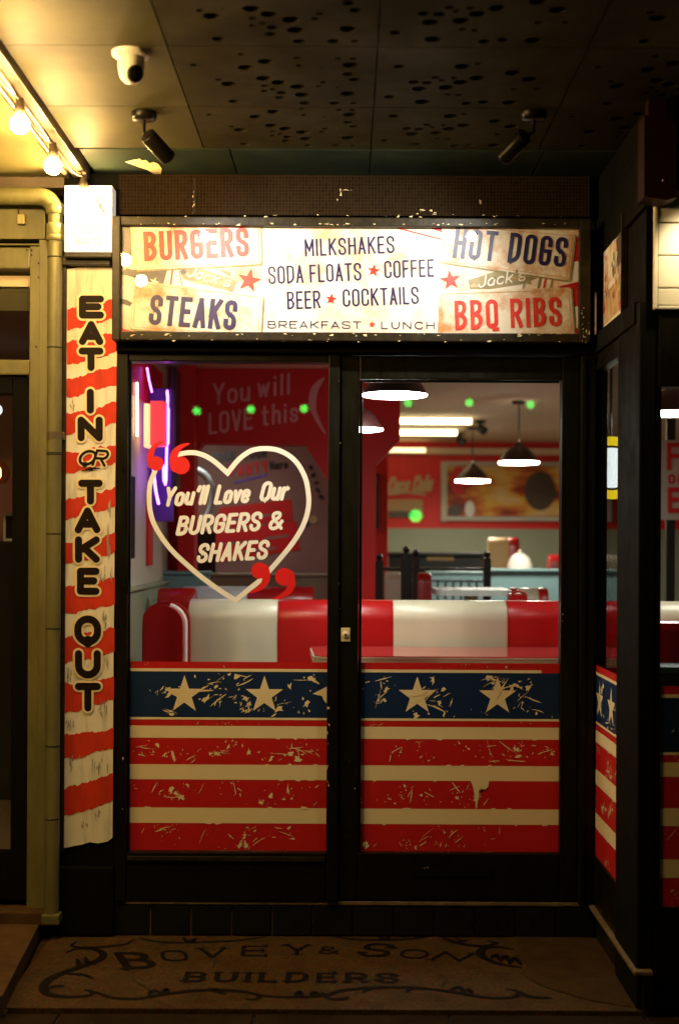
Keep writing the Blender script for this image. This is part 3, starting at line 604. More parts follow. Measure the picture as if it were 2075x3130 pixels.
# flag vinyl on the glass
LV = [2021, 2042, 2051, 2191, 2198, 2217, 2254, 2335, 2381, 2467, 2514, 2597]
ZV = [P(400, a)[2] for a in LV]
def vinyl(owner, xa, xb, mp3, stars, seed, cut=None, n=1.0):
    """mp3(x, z, e) places the print; x in metres along the pane"""
    r = random.Random(seed)
    def band(name, z0, z1, m, e, x1=None):
        q = MB(); x1_ = xb if x1 is None else x1
        q.add([mp3(xa, z0, e), mp3(x1_, z0, e), mp3(x1_, z1, e), mp3(xa, z1, e)], [(0, 1, 2, 3)], m); return q.build(name, owner)
    band('vinyl_sheet', ZV[0], ZV[11], M['red'], .0010)
    band('white_line', ZV[1], ZV[2], M['cream'], .0014, cut); band('blue_band', ZV[2], ZV[3], M['navy'], .0014); band('white_line', ZV[3], ZV[4], M['cream'], .0018)
    for i in (5, 7, 9): band('cream_stripe', ZV[i], ZV[i + 1], M['cream'], .0014)
    for sx in stars:
        q = MB(); star(q, sx, (ZV[2] + ZV[3]) / 2 - .002, -.075, mp3, M['cream'], e=.0018, rot=0); q.build('star', owner)
    q = MB(); k = 0
    def dab(cx, cz, L, wd, ang):
        nonlocal k; k += 1
        if xa + L * .6 < cx < xb - L * .6: splat(q, cx, cz, L, wd, ang, mp3, M['cream'], .0020 + (k % 10) * .0001)
    def jag(cx, cz, R_, ang, st):
        nonlocal k; k += 1; m_ = r.randint(7, 11); pts = []
        for i in range(m_):
            t = 2 * math.pi * i / m_; rr_ = R_ * r.choice([r.uniform(.25, .6), r.uniform(.6, 1.3)]); a = rr_ * math.cos(t) * st; c = rr_ * math.sin(t) / st
            pts.append((cx + a * math.cos(ang) - c * math.sin(ang), cz + a * math.sin(ang) + c * math.cos(ang)))
        fan(q, pts, mp3, M['cream'], .0020 + (k % 12) * .0001)
    def sliver(cx, cz, L, wd, ang):
        nonlocal k; k += 1; bend = r.uniform(-.25, .25); p = []
        for i in range(6): t = i / 5 - .5; p.append((cx + L * t * math.cos(ang + bend * t), cz + L * t * math.sin(ang + bend * t)))
        e1, e2 = r.uniform(0, .4), r.uniform(0, .4)
        ribbon(q, p, [wd * e1, wd * r.uniform(.5, 1), wd * r.uniform(.7, 1.2), wd * r.uniform(.4, 1.2), wd * r.uniform(.3, .9), wd * e2], mp3, M['cream'], 'square', .0022)
    zones = [(ZV[0], ZV[1], 5, 1.0), (ZV[2], ZV[3], 18, 1.7), (ZV[4], ZV[5], 5, 1.0), (ZV[6], ZV[7], 12, 1.45), (ZV[8], ZV[9], 11, 1.3), (ZV[10], ZV[11], 9, 1.2)]
    for (zh, zl, ncl, S) in zones:
        lo_, hi_ = min(zh, zl), max(zh, zl)
        for _ in range(max(1, int(ncl * n))):
            cx, cz = r.uniform(xa + .02, xb - .02), r.uniform(lo_, hi_); ad = r.choice([-.45, -.2, .35, .8, 1.2, 1.7]); spread = r.uniform(.015, .06)
            for _ in range(r.randint(4, 12)):
                x_, z_ = cx + r.gauss(0, spread), cz + r.gauss(0, spread * .5); ty = r.random(); ang = ad + r.gauss(0, .35)
                if ty < .5: R_ = S * r.uniform(.0008, .0032); st_ = r.uniform(.8, 1.5); L = R_ * 2
                elif ty < .86: L = S * r.choice([r.uniform(.006, .018), r.uniform(.015, .055)]); wd = S * r.uniform(.0008, .0034)
                else: R_ = S * r.uniform(.004, .011); st_ = r.uniform(.9, 1.7); L = R_ * 2.6
                mg = L * .5 * abs(math.sin(ang)) + .002 if ty >= .5 else R_ * 2
                if not (lo_ + mg < z_ < hi_ - mg and xa + L * .6 + .002 < x_ < xb - L * .6 - .002): continue
                if ty < .5: jag(x_, z_, R_, ang, st_)
                elif ty < .86: sliver(x_, z_, L, wd, ang)
                else: jag(x_, z_, R_, ang, st_)
    for zc in (ZV[6], ZV[7], ZV[8], ZV[9], ZV[10]):                       # nicks at the stripe edges
        for _ in range(int(3 * n)): dab(r.uniform(xa + .03, xb - .03), zc, r.uniform(.012, .035), r.uniform(.006, .014), r.uniform(-.2, .2))
    tag(q.build('worn_scratches', owner), kind='stuff')
fmap = lambda x, z, e=0.0: (x, -.0035 - e, z)
vinyl(win, X(396) + .0005, X(1002) - .0005, fmap, [X(567), X(811)], 11)
vinyl(door, X(1096) + .0005, X(1710) - .0005, fmap, [X(1277), X(1522)], 12, cut=X(1655))
rmap = lambda s, z, e=0.0: (.9487 - e, -s, z)
vinyl(retw, .0315, .4985, rmap, [.13, .36], 13, n=.5)
fmap2 = lambda x, z, e=0.0: (x, -.8585 - e, z)
vinyl(frw, 1.0125, 2.6, fmap2, [1.17, 1.42, 1.67], 14, n=1.6)
b = MB(); q_ = [(X(a), P(a, c)[2]) for a, c in [(958, 2120), (986, 2106), (1001, 2098), (1001, 2150), (993, 2142), (986, 2126), (972, 2124)]]; fan(b, q_, fmap, M['cream'], .0032); b.build('worn_star', win)
# drip on the door vinyl
b = MB(); fan(b, [(X(a), P(a, c)[2]) for a, c in [(1440, 2384), (1497, 2384), (1496, 2402), (1488, 2412), (1474, 2410), (1468, 2414), (1464, 2440), (1461, 2470), (1457, 2470), (1455, 2440), (1450, 2412), (1446, 2398)]], fmap, M['cream'], .0035); b.build('worn_drip', door)

# heart and slogan on the display window glass
WM = plane(-.0034)
hp = [[(549, 1388), (572, 1384), (596, 1384), (619, 1390), (638, 1399), (660, 1414), (696, 1446)], [(696, 1446), (722, 1413), (742, 1394), (765, 1379), (786, 1373), (807, 1371), (830, 1372), (850, 1376), (873, 1386), (893, 1400), (910, 1418), (923, 1439), (934, 1464), (940, 1490), (944, 1529), (940, 1565), (929, 1600), (914, 1630), (890, 1666), (859, 1704), (826, 1742)],
      [(800, 1770), (760, 1802), (720, 1835)], [(720, 1835), (679, 1809), (619, 1766), (564, 1719), (521, 1677), (487, 1630), (467, 1590), (458, 1550), (457, 1507), (461, 1475), (474, 1440)]]
q = MB()
for h in hp: ribbon(q, [(p.x, p.y) for p in smooth(h, 4)], 15, WM, M['heart'], 'square')
q.build('heart_outline', win)
def quote(q, cx, cy_, r, tail, flip):
    q.mark()
    fan(q, [(cx + r * math.cos(2 * math.pi * i / 28), cy_ + r * math.sin(2 * math.pi * i / 28)) for i in range(28)], WM, M['qred'], .0008)
    pth = smooth(tail, 6); n = len(pth); ribbon(q, [(p.x, p.y) for p in pth], [r * 1.1 * (1 - i / (n - 1)) ** .7 + 2 for i in range(n)], WM, M['qred'], 'round', .0006)
q = MB()
quote(q, 479, 1417, 22, [(466, 1420), (460, 1398), (466, 1375), (482, 1358), (500, 1350)], 0)
quote(q, 554, 1423, 27, [(537, 1428), (531, 1402), (538, 1380), (556, 1364), (580, 1356)], 0)
quote(q, 793, 1744, 25, [(808, 1740), (814, 1764), (806, 1786), (786, 1802), (762, 1812)], 1)
quote(q, 868, 1763, 27, [(884, 1758), (890, 1784), (882, 1806), (860, 1822), (834, 1831)], 1)
q.build_each('quote_mark', win)
q = MB()
text(q, "You'll", 503, 1544, 122, 50, 11.5, WM, M['heart'], rot=-3, slant=.3, cond=.5, gap=.12, cap='round', e=.0012)
text(q, "Love", 659, 1537, 96, 50, 11.5, WM, M['heart'], rot=-3, slant=.3, cond=.5, gap=.12, cap='round', e=.0012)
text(q, "Our", 797, 1528, 76, 50, 11.5, WM, M['heart'], rot=-3, slant=.3, cond=.5, gap=.12, cap='round', e=.0012)
text(q, "BURGERS", 543, 1632, 246, 49, 11.5, WM, M['heart'], rot=-3.2, slant=.28, cond=.5, gap=.15, cap='round', e=.0012)
text(q, "&", 825, 1616, 34, 47, 10.5, WM, M['heart'], rot=-3.2, slant=.2, cond=.6, cap='round', e=.0012)
text(q, "SHAKES", 605, 1716, 206, 49, 11.5, WM, M['heart'], rot=-3.2, slant=.28, cond=.5, gap=.15, cap='round', e=.0012)
q.build_each('slogan_word', win)

# ================================================================== MENU SIGN OVER THE DOOR
YSF = -.12
sign = thing('menu_sign', (0, YSF, P(700, 1045)[2]), 'long rusty-plate menu sign with burgers and hot dogs lettering above the door', 'sign')
SP = plane(YSF); SPf = plane(-.14)
def xz(px, py, y): p = P(px, py, y); return p[0], p[2]
xl0, zt_ = xz(344, 660, -.15); xl1, zt1_ = xz(369, 688, -.15); xr1, zb1 = xz(1769, 1019, -.15); xr0, zb0 = xz(1803, 1046, -.15)
boxpart('frame_side', sign, xl0, xl1, -.15, .03, zb0, zt_, M['sframe'], .004)
boxpart('frame_side', sign, xr1, xr0, -.15, .03, zb0, zt_, M['sframe'], .004)
boxpart('frame_top', sign, xl1 + .001, xr1 - .001, -.148, .03, zt1_, zt_, M['sframe'], .004)
boxpart('frame_bottom', sign, xl1 + .001, xr1 - .001, -.148, .03, zb0, zb1, M['sframe'], .004)
boxpart('print_sheet', sign, xl1 - .002, xr1 + .002, YSF, YSF + .012, zb1 - .002, zt1_ + .002, M['sface'], 0)
q = MB()
for pl, m in (([(366, 688), (399, 686), (404, 792), (392, 782), (378, 768), (366, 762)], 'sgrey'), ([(412, 824), (512, 822), (500, 868), (412, 856)], 'sgrey'), ([(366, 838), (388, 820), (414, 826), (414, 850), (390, 842)], 'sgrey'), ([(366, 912), (388, 916), (406, 926), (398, 936), (366, 926)], 'sgrey'),
              ([(366, 1002), (404, 1012), (410, 1019), (366, 1019)], 'sred'), ([(1756, 726), (1770, 724), (1770, 798), (1750, 799)], 'red'), ([(1700, 877), (1770, 860), (1770, 936), (1748, 938), (1745, 885)], 'red'), ([(1752, 1004), (1770, 1003), (1770, 1020), (1750, 1020)], 'red'), ([(1281, 688), (1349, 689), (1349, 710)], 'red')):
    q.mark(); q.poly(pl, SP, M[m], .0012)
q.mark(); ribbon(q, [(1187, 690), (1347, 731)], 4, SP, M['sred'], 'square', .0014)
q.mark(); star(q, 472, 862, 16, SP, M['sface'], 20, .0024)
q.build_each('flag_print', sign)
q = MB()
q.poly([(553, 822), (604, 818), (724, 858), (712, 893), (560, 853)], SP, M['solive'], .0012); q.mark(); q.poly([(1430, 856), (1516, 829), (1640, 850), (1597, 868), (1494, 884), (1436, 884)], SP, M['solive'], .0012)
q.mark(); ribbon(q, [(528, 824), (522, 868)], 5, SP, M['sred'], 'square', .0016); q.mark(); ribbon(q, [(1666, 852), (1660, 880)], 5, SP, M['sred'], 'square', .0016)
for a in (548, 700): q.mark(); ribbon(q, [(a, 822), (a + 8, 870)], 4, SP, M['solive'], 'square', .0016)
for a in (1600, 1645, 1684): q.mark(); ribbon(q, [(a + 4, 850), (a - 2, 880)], 5, SP, M['solive'], 'square', .0016)
for (a, c, L_, w_, m_) in ((585, 838, 40, 14, 'tan'), (640, 845, 50, 12, 'prust'), (690, 832, 36, 16, 'solive'), (610, 862, 46, 10, 'gold'), (560, 832, 22, 16, 'sgrey'), (1450, 874, 30, 12, 'prust'), (1560, 850, 44, 10, 'tan'), (1610, 862, 30, 10, 'solive')): q.mark(); splat(q, a, c, L_, w_, random.uniform(-.1, .4), SP, M[m_], .0020)
text(q, "Jack's", 570, 842, 132, 30, 5, SP, M['sface'], rot=15, slant=.3, cond=.7, gap=.2, cap='round', e=.003)
text(q, "Jack's", 1462, 878, 142, 32, 5, SP, M['sface'], rot=-9, slant=.3, cond=.7, gap=.2, cap='round', e=.003)
q.build_each('label_print', sign)
def plate(c, r, y_e, faded=False):
    pts = rrect(c, r); cx = sum(p[0] for p in pts) / len(pts); cy_ = sum(p[1] for p in pts) / len(pts)
    q = MB(); o = [(cx + (a - cx) * 1.012 + 2, cy_ + (c_ - cy_) * 1.03 + 3) for a, c_ in pts]
    o = [(min(max(a, 367), 1771), min(max(c_, 687), 1021)) for a, c_ in o]
    fan(q, o, SP, M['solive'], y_e - .0006); fan(q, pts, SP, M['plate'], y_e)
    ins = [(cx + (a - cx) * .965, cy_ + (c_ - cy_) * .90) for a, c_ in pts]
    ribbon(q, ins + [ins[0]], 1.6, SP, M['prust'], 'square', y_e + .0004, closed=True)
    return q.build('plate', sign)
plate([(396, 676), (796, 676), (799, 806), (416, 826)], .12, .0036); plate([(412, 856), (804, 905), (797, 1030), (400, 1005)], .12, .0040)
plate([(1352, 680), (1757, 716), (1738, 858), (1343, 800)], .12, .0036); plate([(1342, 892), (1744, 878), (1754, 1032), (1338, 1032)], .12, .0040)
q = MB(); EE = .0056
text(q, 'BURGERS', 449, 791, 306, 76, 14, SP, M['sred'], rot=-2.7, cond=.36, gap=.42, e=EE)
text(q, 'STEAKS', 461, 985, 252, 78, 14, SP, M['snavy'], rot=4.0, cond=.36, gap=.42, e=EE, slant=.04)
text(q, 'HOT DOGS', 1389, 782, 332, 80, 12, SP, M['snavy'], rot=5.0, cond=.33, gap=.5, e=EE, space=1.1, slant=.04)
text(q, 'BBQ RIBS', 1397, 1003, 312, 78, 12, SP, M['sred'], rot=-2.2, cond=.36, gap=.5, e=EE, space=1.1)
q.build_each('plate_word', sign)
q = MB()
text(q, 'MILKSHAKES', 935, 781, 268, 47, 5.6, SP, M['snavy'], rot=-2.3, cond=.42, gap=.42, e=.0016)
text(q, 'SODA FLOATS', 824, 866, 278, 49, 5.6, SP, M['snavy'], rot=-2.4, cond=.42, gap=.42, e=.0016)
text(q, 'COFFEE', 1178, 848, 146, 48, 5.6, SP, M['snavy'], rot=-2.2, cond=.42, gap=.42, e=.0016)
text(q, 'BEER', 881, 943, 96, 49, 5.6, SP, M['snavy'], rot=-2.2, cond=.42, gap=.42, e=.0016)
text(q, 'COCKTAILS', 1051, 935, 226, 48, 5.6, SP, M['snavy'], rot=-2.3, cond=.42, gap=.42, e=.0016)
text(q, 'BREAKFAST', 820, 1002, 282, 20, 2.8, SP, M['snavy'], rot=.3, cond=1.1, gap=.35, e=.0016)
text(q, 'LUNCH', 1166, 1004, 160, 20, 2.8, SP, M['snavy'], rot=.3, cond=1.1, gap=.45, e=.0016)
for (cx, cy_, R, ro) in ((1142, 827, 20, 8), (1012, 914, 18, 8), (1137, 991, 11, 8), (761, 857, 38, 12), (1376, 856, 32, -8)): q.mark(); star(q, cx, cy_, R, SP, M['sred'], ro, .0034)
q.build_each('menu_word', sign)
boxpart('acrylic_cover', sign, xl1 + .001, xr1 - .001, YSF - .0135, YSF - .010, zb1 + .001, zt1_ - .001, M['acrylic'], 0)
flecks([(420, 656, 1760, 664, 22, 5), (420, 682, 1760, 688, 40, 6), (380, 1019, 1760, 1027, 30, 7), (380, 1036, 1790, 1045, 20, 6), (1775, 940, 1800, 1045, 18, 5), (1030, 610, 1032, 620, 2, 5)], -.1515, 5).build('paint_chips', sign)['kind'] = 'stuff'
# chipped bits on the tile band
flecks([(588, 580, 594, 655, 6, 5), (1040, 580, 1043, 610, 3, 6), (1040, 580, 1075, 583, 3, 6), (1460, 610, 1466, 620, 3, 7), (1265, 640, 1330, 656, 10, 6)], -.0302, 8).build('tile_chips', shop)['kind'] = 'stuff'

# sign round the corner
ss = thing('return_sign', (.95, -.3, Zt), 'narrow rust and red printed sign on the return wall right of the door', 'sign')
zs0, zs1 = 2.285, 2.62
boxpart('backing', ss, .957, .966, -.50, -.10, zs0, zs1, M['sface'], 0)
q = MB(); smp = lambda s, z, e=0.0: (.9568 - e, -s, z)
for (pl, m) in (([(.12, 2.56), (.34, 2.60), (.35, 2.46), (.13, 2.44)], 'plate'), ([(.12, 2.42), (.45, 2.44), (.44, 2.32), (.14, 2.31)], 'prust'), ([(.36, 2.58), (.49, 2.60), (.49, 2.50), (.40, 2.47)], 'sgrey'), ([(.15, 2.40), (.38, 2.42), (.36, 2.35), (.17, 2.34)], 'sred'), ([(.13, 2.54), (.25, 2.56), (.24, 2.48), (.14, 2.47)], 'sred'), ([(.40, 2.44), (.49, 2.45), (.49, 2.38), (.42, 2.36)], 'solive')): (q.mark(), q.poly(pl, smp, M[m], .001 + .0004 * random.random()))
[(q.mark(), splat(q, random.uniform(.14, .46), random.uniform(2.33, 2.56), random.uniform(.02, .05), random.uniform(.012, .03), random.uniform(1.2, 1.9), smp, M[random.choice(['sred', 'sred', 'prust', 'sgrey', 'plate'])], .003 + k * .0001)) for k in range(26)]
q.build_each('printed_panel', ss)
boxpart('frame_edge', ss, .945, .968, -.515, -.501, zs0 - .02, zs1 + .02, M['sframe'], .003)
boxpart('frame_edge', ss, .945, .968, -.5005, -.0995, zs0 - .02, zs0 - .001, M['sframe'], .003)

# ================================================================== PILLAR AND ITS SIGNS
YP = -.03
pil = thing('party_pillar', (-.97, YP, 0), 'dark painted pillar between the diner and the yellow-green shop', 'pillar')
boxpart('shaft', pil, P(186, 1700, YP)[0], X(362) - .001, YP, .2, .002, ZC - .004, M['black'], .006)
boxpart('plinth', pil, P(182, 2700, YP)[0], X(360), -.055, YP - .001, .002, P(250, 2640)[2], M['black'], .008)
boxpart('cap_block', pil, P(196, 790, YP)[0], P(345, 790, YP)[0], -.075, YP - .001, P(270, 812, -.06)[2], P(270, 786, -.06)[2], M['sframe'], .004)
boxpart('edge_bead', pil, P(188, 1700, YP)[0], P(203, 1700, YP)[0], -.05, YP - .0005, P(250, 2600)[2], P(270, 815)[2], M['sframe'], .003)
BP = plane(YP - .006)
eat = thing('eat_in_sign', (-.97, YP, .2), 'tall red and white striped board lettered eat in or take out', 'sign')
xa, xb = P(206, 1400, YP)[0], P(354, 1400, YP)[0]
outl = [(206, 822), (230, 819), (258, 812), (285, 809), (310, 806), (345, 807), (359, 1000), (353, 1500), (348, 2000), (345, 2560), (330, 2572), (300, 2578), (275, 2574), (250, 2582), (225, 2586), (200, 2592), (190, 2590), (194, 2300), (200, 1600)]
q = MB(); n = len(outl); q.add([BP(a, c, .002) for a, c in outl] + [BP(a, c, -.0055) for a, c in outl], [tuple(range(n))] + [(i, (i + 1) % n, (i + 1) % n + n, i + n) for i in range(n)], M['board']); q.build('board', eat)
rows = [(947, 1007, 915, 975), (1048, 1111, 1012, 1072), (1157, 1213, 1116, 1171), (1263, 1327, 1233, 1290), (1378, 1450, 1359, 1412), (1527, 1591, 1485, 1545), (1657, 1725, 1627, 1688), (1793, 1870, 1765, 1843), (1945, 2026, 1918, 1992), (2090, 2182, 2070, 2134), (2246, 2322, 2225, 2288), (2410, 2493, 2364, 2448)]
rr = random.Random(4)
for (lt, lb, rt, rb) in rows:
    q = MB(); N = 26
    def edge(y0, y1): 
        o = []; cur = 0
        for i in range(N + 1): cur = cur * .75 + rr.uniform(-4, 4); t = i / N; o.append(y0 + (y1 - y0) * t + cur + (y0 - y1) * .35 * math.sin(math.pi * t) * rr.choice([.2, .3]))
        return o
    A = edge(lt, rt); B = edge(lb, rb)
    xl = 207 - (lt - 900) * .0094; xr = (358 if lt > 1030 else 343) - max(0, (lt - 1100)) * .0085
    xsx = [xl + (xr - xl) * i / N for i in range(N + 1)]
    q.add([BP(xsx[i], A[i], .0035) for i in range(N + 1)] + [BP(xsx[i], B[i], .0035) for i in range(N + 1)], [(i, i + 1, N + 2 + i, N + 1 + i) for i in range(N)], M['bred']); q.build('red_stripe', eat)
q = MB()
for (ch, x0, x1, y0, y1) in (('E', 242, 319, 903, 974), ('A', 242, 317, 981, 1055), ('T', 241, 317, 1062, 1134), ('I', 266, 288, 1188, 1264), ('N', 238, 315, 1273, 1349), ('T', 240, 315, 1466, 1542), ('A', 229, 308, 1551, 1630), ('K', 230, 306, 1639, 1720), ('E', 236, 305, 1735, 1818), ('O', 228, 310, 1881, 1972), ('U', 230, 309, 1987, 2073), ('T', 230, 309, 2087, 2175)):
    t = 22; text(q, ch, x0 + t / 2, y1 - t / 2, (x1 - x0 - t) if ch != 'I' else 0, y1 - y0 - t, t, BP, M['bblack'], cond=.95, cap='round', e=.0075, halo=(t + 13, M['cream']))
text(q, 'O', 238, 1418, 44, 42, 8, BP, M['bblack'], rot=4, slant=.35, cond=1, cap='round', e=.0075, halo=(18, M['cream']))
text(q, 'R', 284, 1420, 36, 44, 8, BP, M['bblack'], rot=4, slant=.25, cond=1, cap='round', e=.0075, halo=(18, M['cream']))
ribbon(q, [(252, 1440), (278, 1432), (306, 1431)], [3, 8, 3], BP, M['bblack'], 'round', .0075)
q.build_each('painted_letter', eat)
q = MB()
for (cx, cy_, L, wd) in ((332, 1660, 120, 10), (326, 1755, 70, 36), (336, 1560, 80, 7), (222, 1238, 40, 12), (318, 2170, 70, 30), (215, 2210, 60, 22), (240, 2330, 60, 70), (310, 2335, 70, 60), (320, 1900, 60, 14), (322, 2020, 60, 24), (300, 2490, 30, 14), (260, 2520, 26, 20), (212, 2060, 60, 14)):
    for k in range(9): splat(q, cx + rr.uniform(-wd, wd) * .5, cy_ + rr.uniform(-L, L) * .3, L * rr.uniform(.15, .7), rr.uniform(1.2, 4.5), math.pi / 2 + rr.uniform(-.05, .05), BP, M['smudge'], .0042 + k * .0002)
q.build('dirt_streaks', eat)['kind'] = 'stuff'
YB = -.12
lb = thing('lightbox_sign', (-.97, YB, P(270, 772, YB)[2]), 'glowing white lightbox sign at the top of the pillar', 'lightbox')
x0, z1 = xz(198, 566, YB); x1, z0 = xz(343, 771, YB)
boxpart('face', lb, x0, x1, YB, YP - .002, z0, z1, M['lightbox'], .004)
q = MB(); LP = plane(YB - .0012)
text(q, '01803', 246, 718, 60, 12, 3, LP, M['lbprint'], cond=.7, e=.0004); text(q, '328 12', 234, 744, 74, 15, 3.5, LP, M['lbprint'], cond=.7, e=.0004)
q.mark(); ribbon(q, [(242, 694), (306, 692)], 6, LP, M['lbprint'], 'square', .0004); q.mark(); ribbon(q, [(240, 640), (242, 676)], 6, LP, M['lbprint'], 'square', .0004); q.mark(); ribbon(q, [(298, 610), (308, 612), (308, 632)], 9, LP, M['lbprint'], 'square', .0004)
q.build_each('faded_print', lb)
boxpart('bottom_trim', lb, x0, x1, YB + .004, YP - .002, z0 - .018, z0 - .001, M['sframe'], .003)

# ================================================================== NEIGHBOURING SHOP
YN = -.02
nb = thing('neighbour_shopfront', (-1.3, YN, .1), 'yellow-green painted timber shopfront with black glazed door at the left edge', 'shopfront')
def nbox(name, parent, px0, px1, py0, py1, y0, y1, m, bv=.004):
    xa_, za = xz(px0, py0, y0); xb_, zb_ = xz(px1, py1, y0)
    return boxpart(name, parent, xa_, xb_, y0, y1, zb_, za, m, bv)
LE = -700
nbox('soffit_band', nb, LE, 200, 535, 574, -.03, .1, M['brown'])
nbox('fascia_panel', nb, LE, 139, 575, 731, -.01, .1, M['olive'])
nbox('cornice', nb, LE, 124, 740, 750, -.035, .1, M['olive'], .006)
nbox('outer_stile', nb, 120, 143, 732, 2790, -.03, .1, M['olive'], .005)
nbox('stile_groove', nb, 113, 121, 752, 2790, -.012, .1, M['olive'], .002)
nbox('inner_stile', nb, 92, 114, 752, 2790, -.025, .1, M['olive'], .006)
nbox('head_rail', nb, LE, 92, 752, 821, -.022, .1, M['olive'], .005)
nbox('transom_rail', nb, LE, 92, 1095, 1146, -.03, .1, M['olive'], .006)
fan_ = nbox('fanlight', nb, LE, 92, 822, 1094, .03, .034, M['pane'], 0)
nbox('blind', nb, LE, 91, 872, 950, .06, .065, M['blind'], 0)
bd = nbox('door', nb, 40, 91, 1148, 2750, -.01, .05, M['black'], .004)
nbox('top_rail', bd, LE, 39, 1148, 1204, -.01, .05, M['black'], .004)
nbox('glass_pane', bd, LE, 39, 1205, 2600, .018, .022, M['pane'], 0)
nbox('bottom_rail', bd, LE, 39, 2601, 2750, -.01, .05, M['black'], .004)
jb = thing('junction_box', P(65, 684, -.03), 'tiny cream junction box on the yellow-green fascia under the pipe', 'junction box')
nbox('cover', jb, 53, 77, 654, 684, -.038, -.0105, M['neigh_ceil'], .004)
part('cable', jb, lambda q: q.tube([P(58, 653, -.02), P(57, 640, -.016), P(50, 632, -.016)], .003, M['cable'], 6))
b = MB()
for (a, c) in ((84, 764), (98, 765), (98, 780), (119, 805), (119, 848), (112, 1060), (88, 1150)): splat(b, a, c, 9, 6, 1.2, plane(-.0365 if a > 114 else -.028), M['void'], .0)
b.build('paint_holes', nb)['kind'] = 'stuff'
# room behind the neighbour's glass
b = MB(); b.box(-4, -1.09, .11, 3.2, .10, .12, M['nroom']); b.box(-4, -1.09, 3.2, 3.25, .1, 2.9, M['nroom']); b.box(-1.10, -1.08, .1, 3.2, .12, 2.9, M['nroom']); b.box(-4.05, -4, .1, 3.2, .1, 2.9, M['nroom']); b.box(-4, -1.09, .11, 3.2, 2.7, 2.75, M['void']); struct('neighbour_room', b)
gx, gy, gz = P(-4, 1448, .7)
gl = thing('amber_globe_lamp', (gx, gy, gz), 'amber glass globe lamp glowing inside the dark neighbouring shop', 'lamp')
part('globe', gl, lambda q: q.lathe([(.012, .062), (.03, .05), (.047, .02), (.05, -.005), (.042, -.03), (.03, -.042), (.02, -.044)], (gx, gy, gz), M['amberglass'], 24))
part('filament', gl, lambda q: q.lathe([(.003, .03), (.011, .02), (.012, -.01), (.004, -.022)], (gx, gy, gz), M['amber'], 12))
part('cord', gl, lambda q: q.tube([(gx, gy, gz + .06), (gx, gy, 2.7)], .004, M['cable'], 6))
fx, fy, fz = P(-10, 1253, 1.6)
wl = thing('white_wall_spot', (fx, fy, fz), 'small white lamp glimpsed high inside the neighbouring shop', 'lamp')
part('lens', wl, lambda q: q.sphere((fx, fy, fz), .028, M['whitesign'], 12)); part('arm', wl, lambda q: q.tube([(fx, fy, fz), (fx - .05, fy + .1, fz + .1), (fx - .05, fy + .1, 2.7)], .006, M['blk'], 6))
gx, gy, gz = P(15, 1590, 1.2); b = MB(); b.box(gx - .08, gx + .055, gy, gy + .3, .12, gz - .10, M['void'], .01); tag(b.build('side_cabinet'), 'low dark cabinet behind the neighbouring shop door', 'cabinet')
pf = thing('photo_frame', (gx - .02, gy + .1, gz - .1), 'small pale picture frame standing on the cabinet behind the neighbouring door', 'frame')
boxpart('border', pf, gx - .03, gx + .045, gy + .1, gy + .108, gz - .098, gz + .035, M['sky'], .003); boxpart('picture', pf, gx - .018, gx + .030, gy + .096, gy + .0998, gz - .085, gz + .022, M['void'], .002)

# downpipe
YPp = -.085
dp = thing('drainpipe', P(165, 2760, YPp), 'yellow-green painted drainpipe bending round above the neighbouring shopfront', 'pipe')
cx = P(165, 1664, YPp)[0]; zel = P(165, 600, YPp)[2]
part('vertical_pipe', dp, lambda q: q.tube([(cx, YPp, .085), (cx, YPp, 1.2), (cx, YPp, zel - .066)], .0275, M['olive'], 20))
def elbow(q):
    pts = [(cx, YPp, zel - .067)] + [(cx - .065 + .065 * math.cos(a), YPp, zel - .065 + .065 * math.sin(a)) for a in [i * math.pi / 2 / 10 for i in range(11)]] + [(cx - .12, YPp, zel), (-3, YPp, zel)]
    q.tube(pts, .033, M['olive'], 20)
part('elbow_pipe', dp, elbow)
for (py, h, r) in ((640, .020, .0355), (708, .030, .034), (728, .012, .035)):
    zc = P(165, py, YPp)[2]; part('collar', dp, lambda q: q.lathe([(r - .004, -h), (r, -h + .003), (r, h - .003), (r - .004, h)], (cx, YPp, zc), M['olive'], 20))
for py in (787, 1063, 1385, 1390, 1632, 1921, 2280, 2502):
    zc = P(165, py, YPp)[2]; part('joint_ring', dp, lambda q: q.lathe([(.027, -.0028), (.0284, -.0022), (.0284, .0022), (.027, .0028)], (cx, YPp, zc), M['void'], 20))
zc = P(165, 1330, YPp)[2]
part('torn_label', dp, lambda q: q.add([(cx + .0285 * math.sin(a), YPp - .0285 * math.cos(a), zc + h) for a in [-.9, -.4, .1, .6, 1.1] for h in (.012, -.012 - .01 * abs(math.sin(a * 5)))], [(2 * i, 2 * i + 1, 2 * i + 3, 2 * i + 2) for i in range(4)], M['brown']))
boxpart('wall_bracket', dp, cx - .034, cx + .034, YPp + .02, -.031, zc - .016, zc + .014, M['brown'], .003)
boxpart('shoe', dp, cx - .034, cx + .034, YPp - .034, YPp + .034, .06, .10, M['olive'], .008)

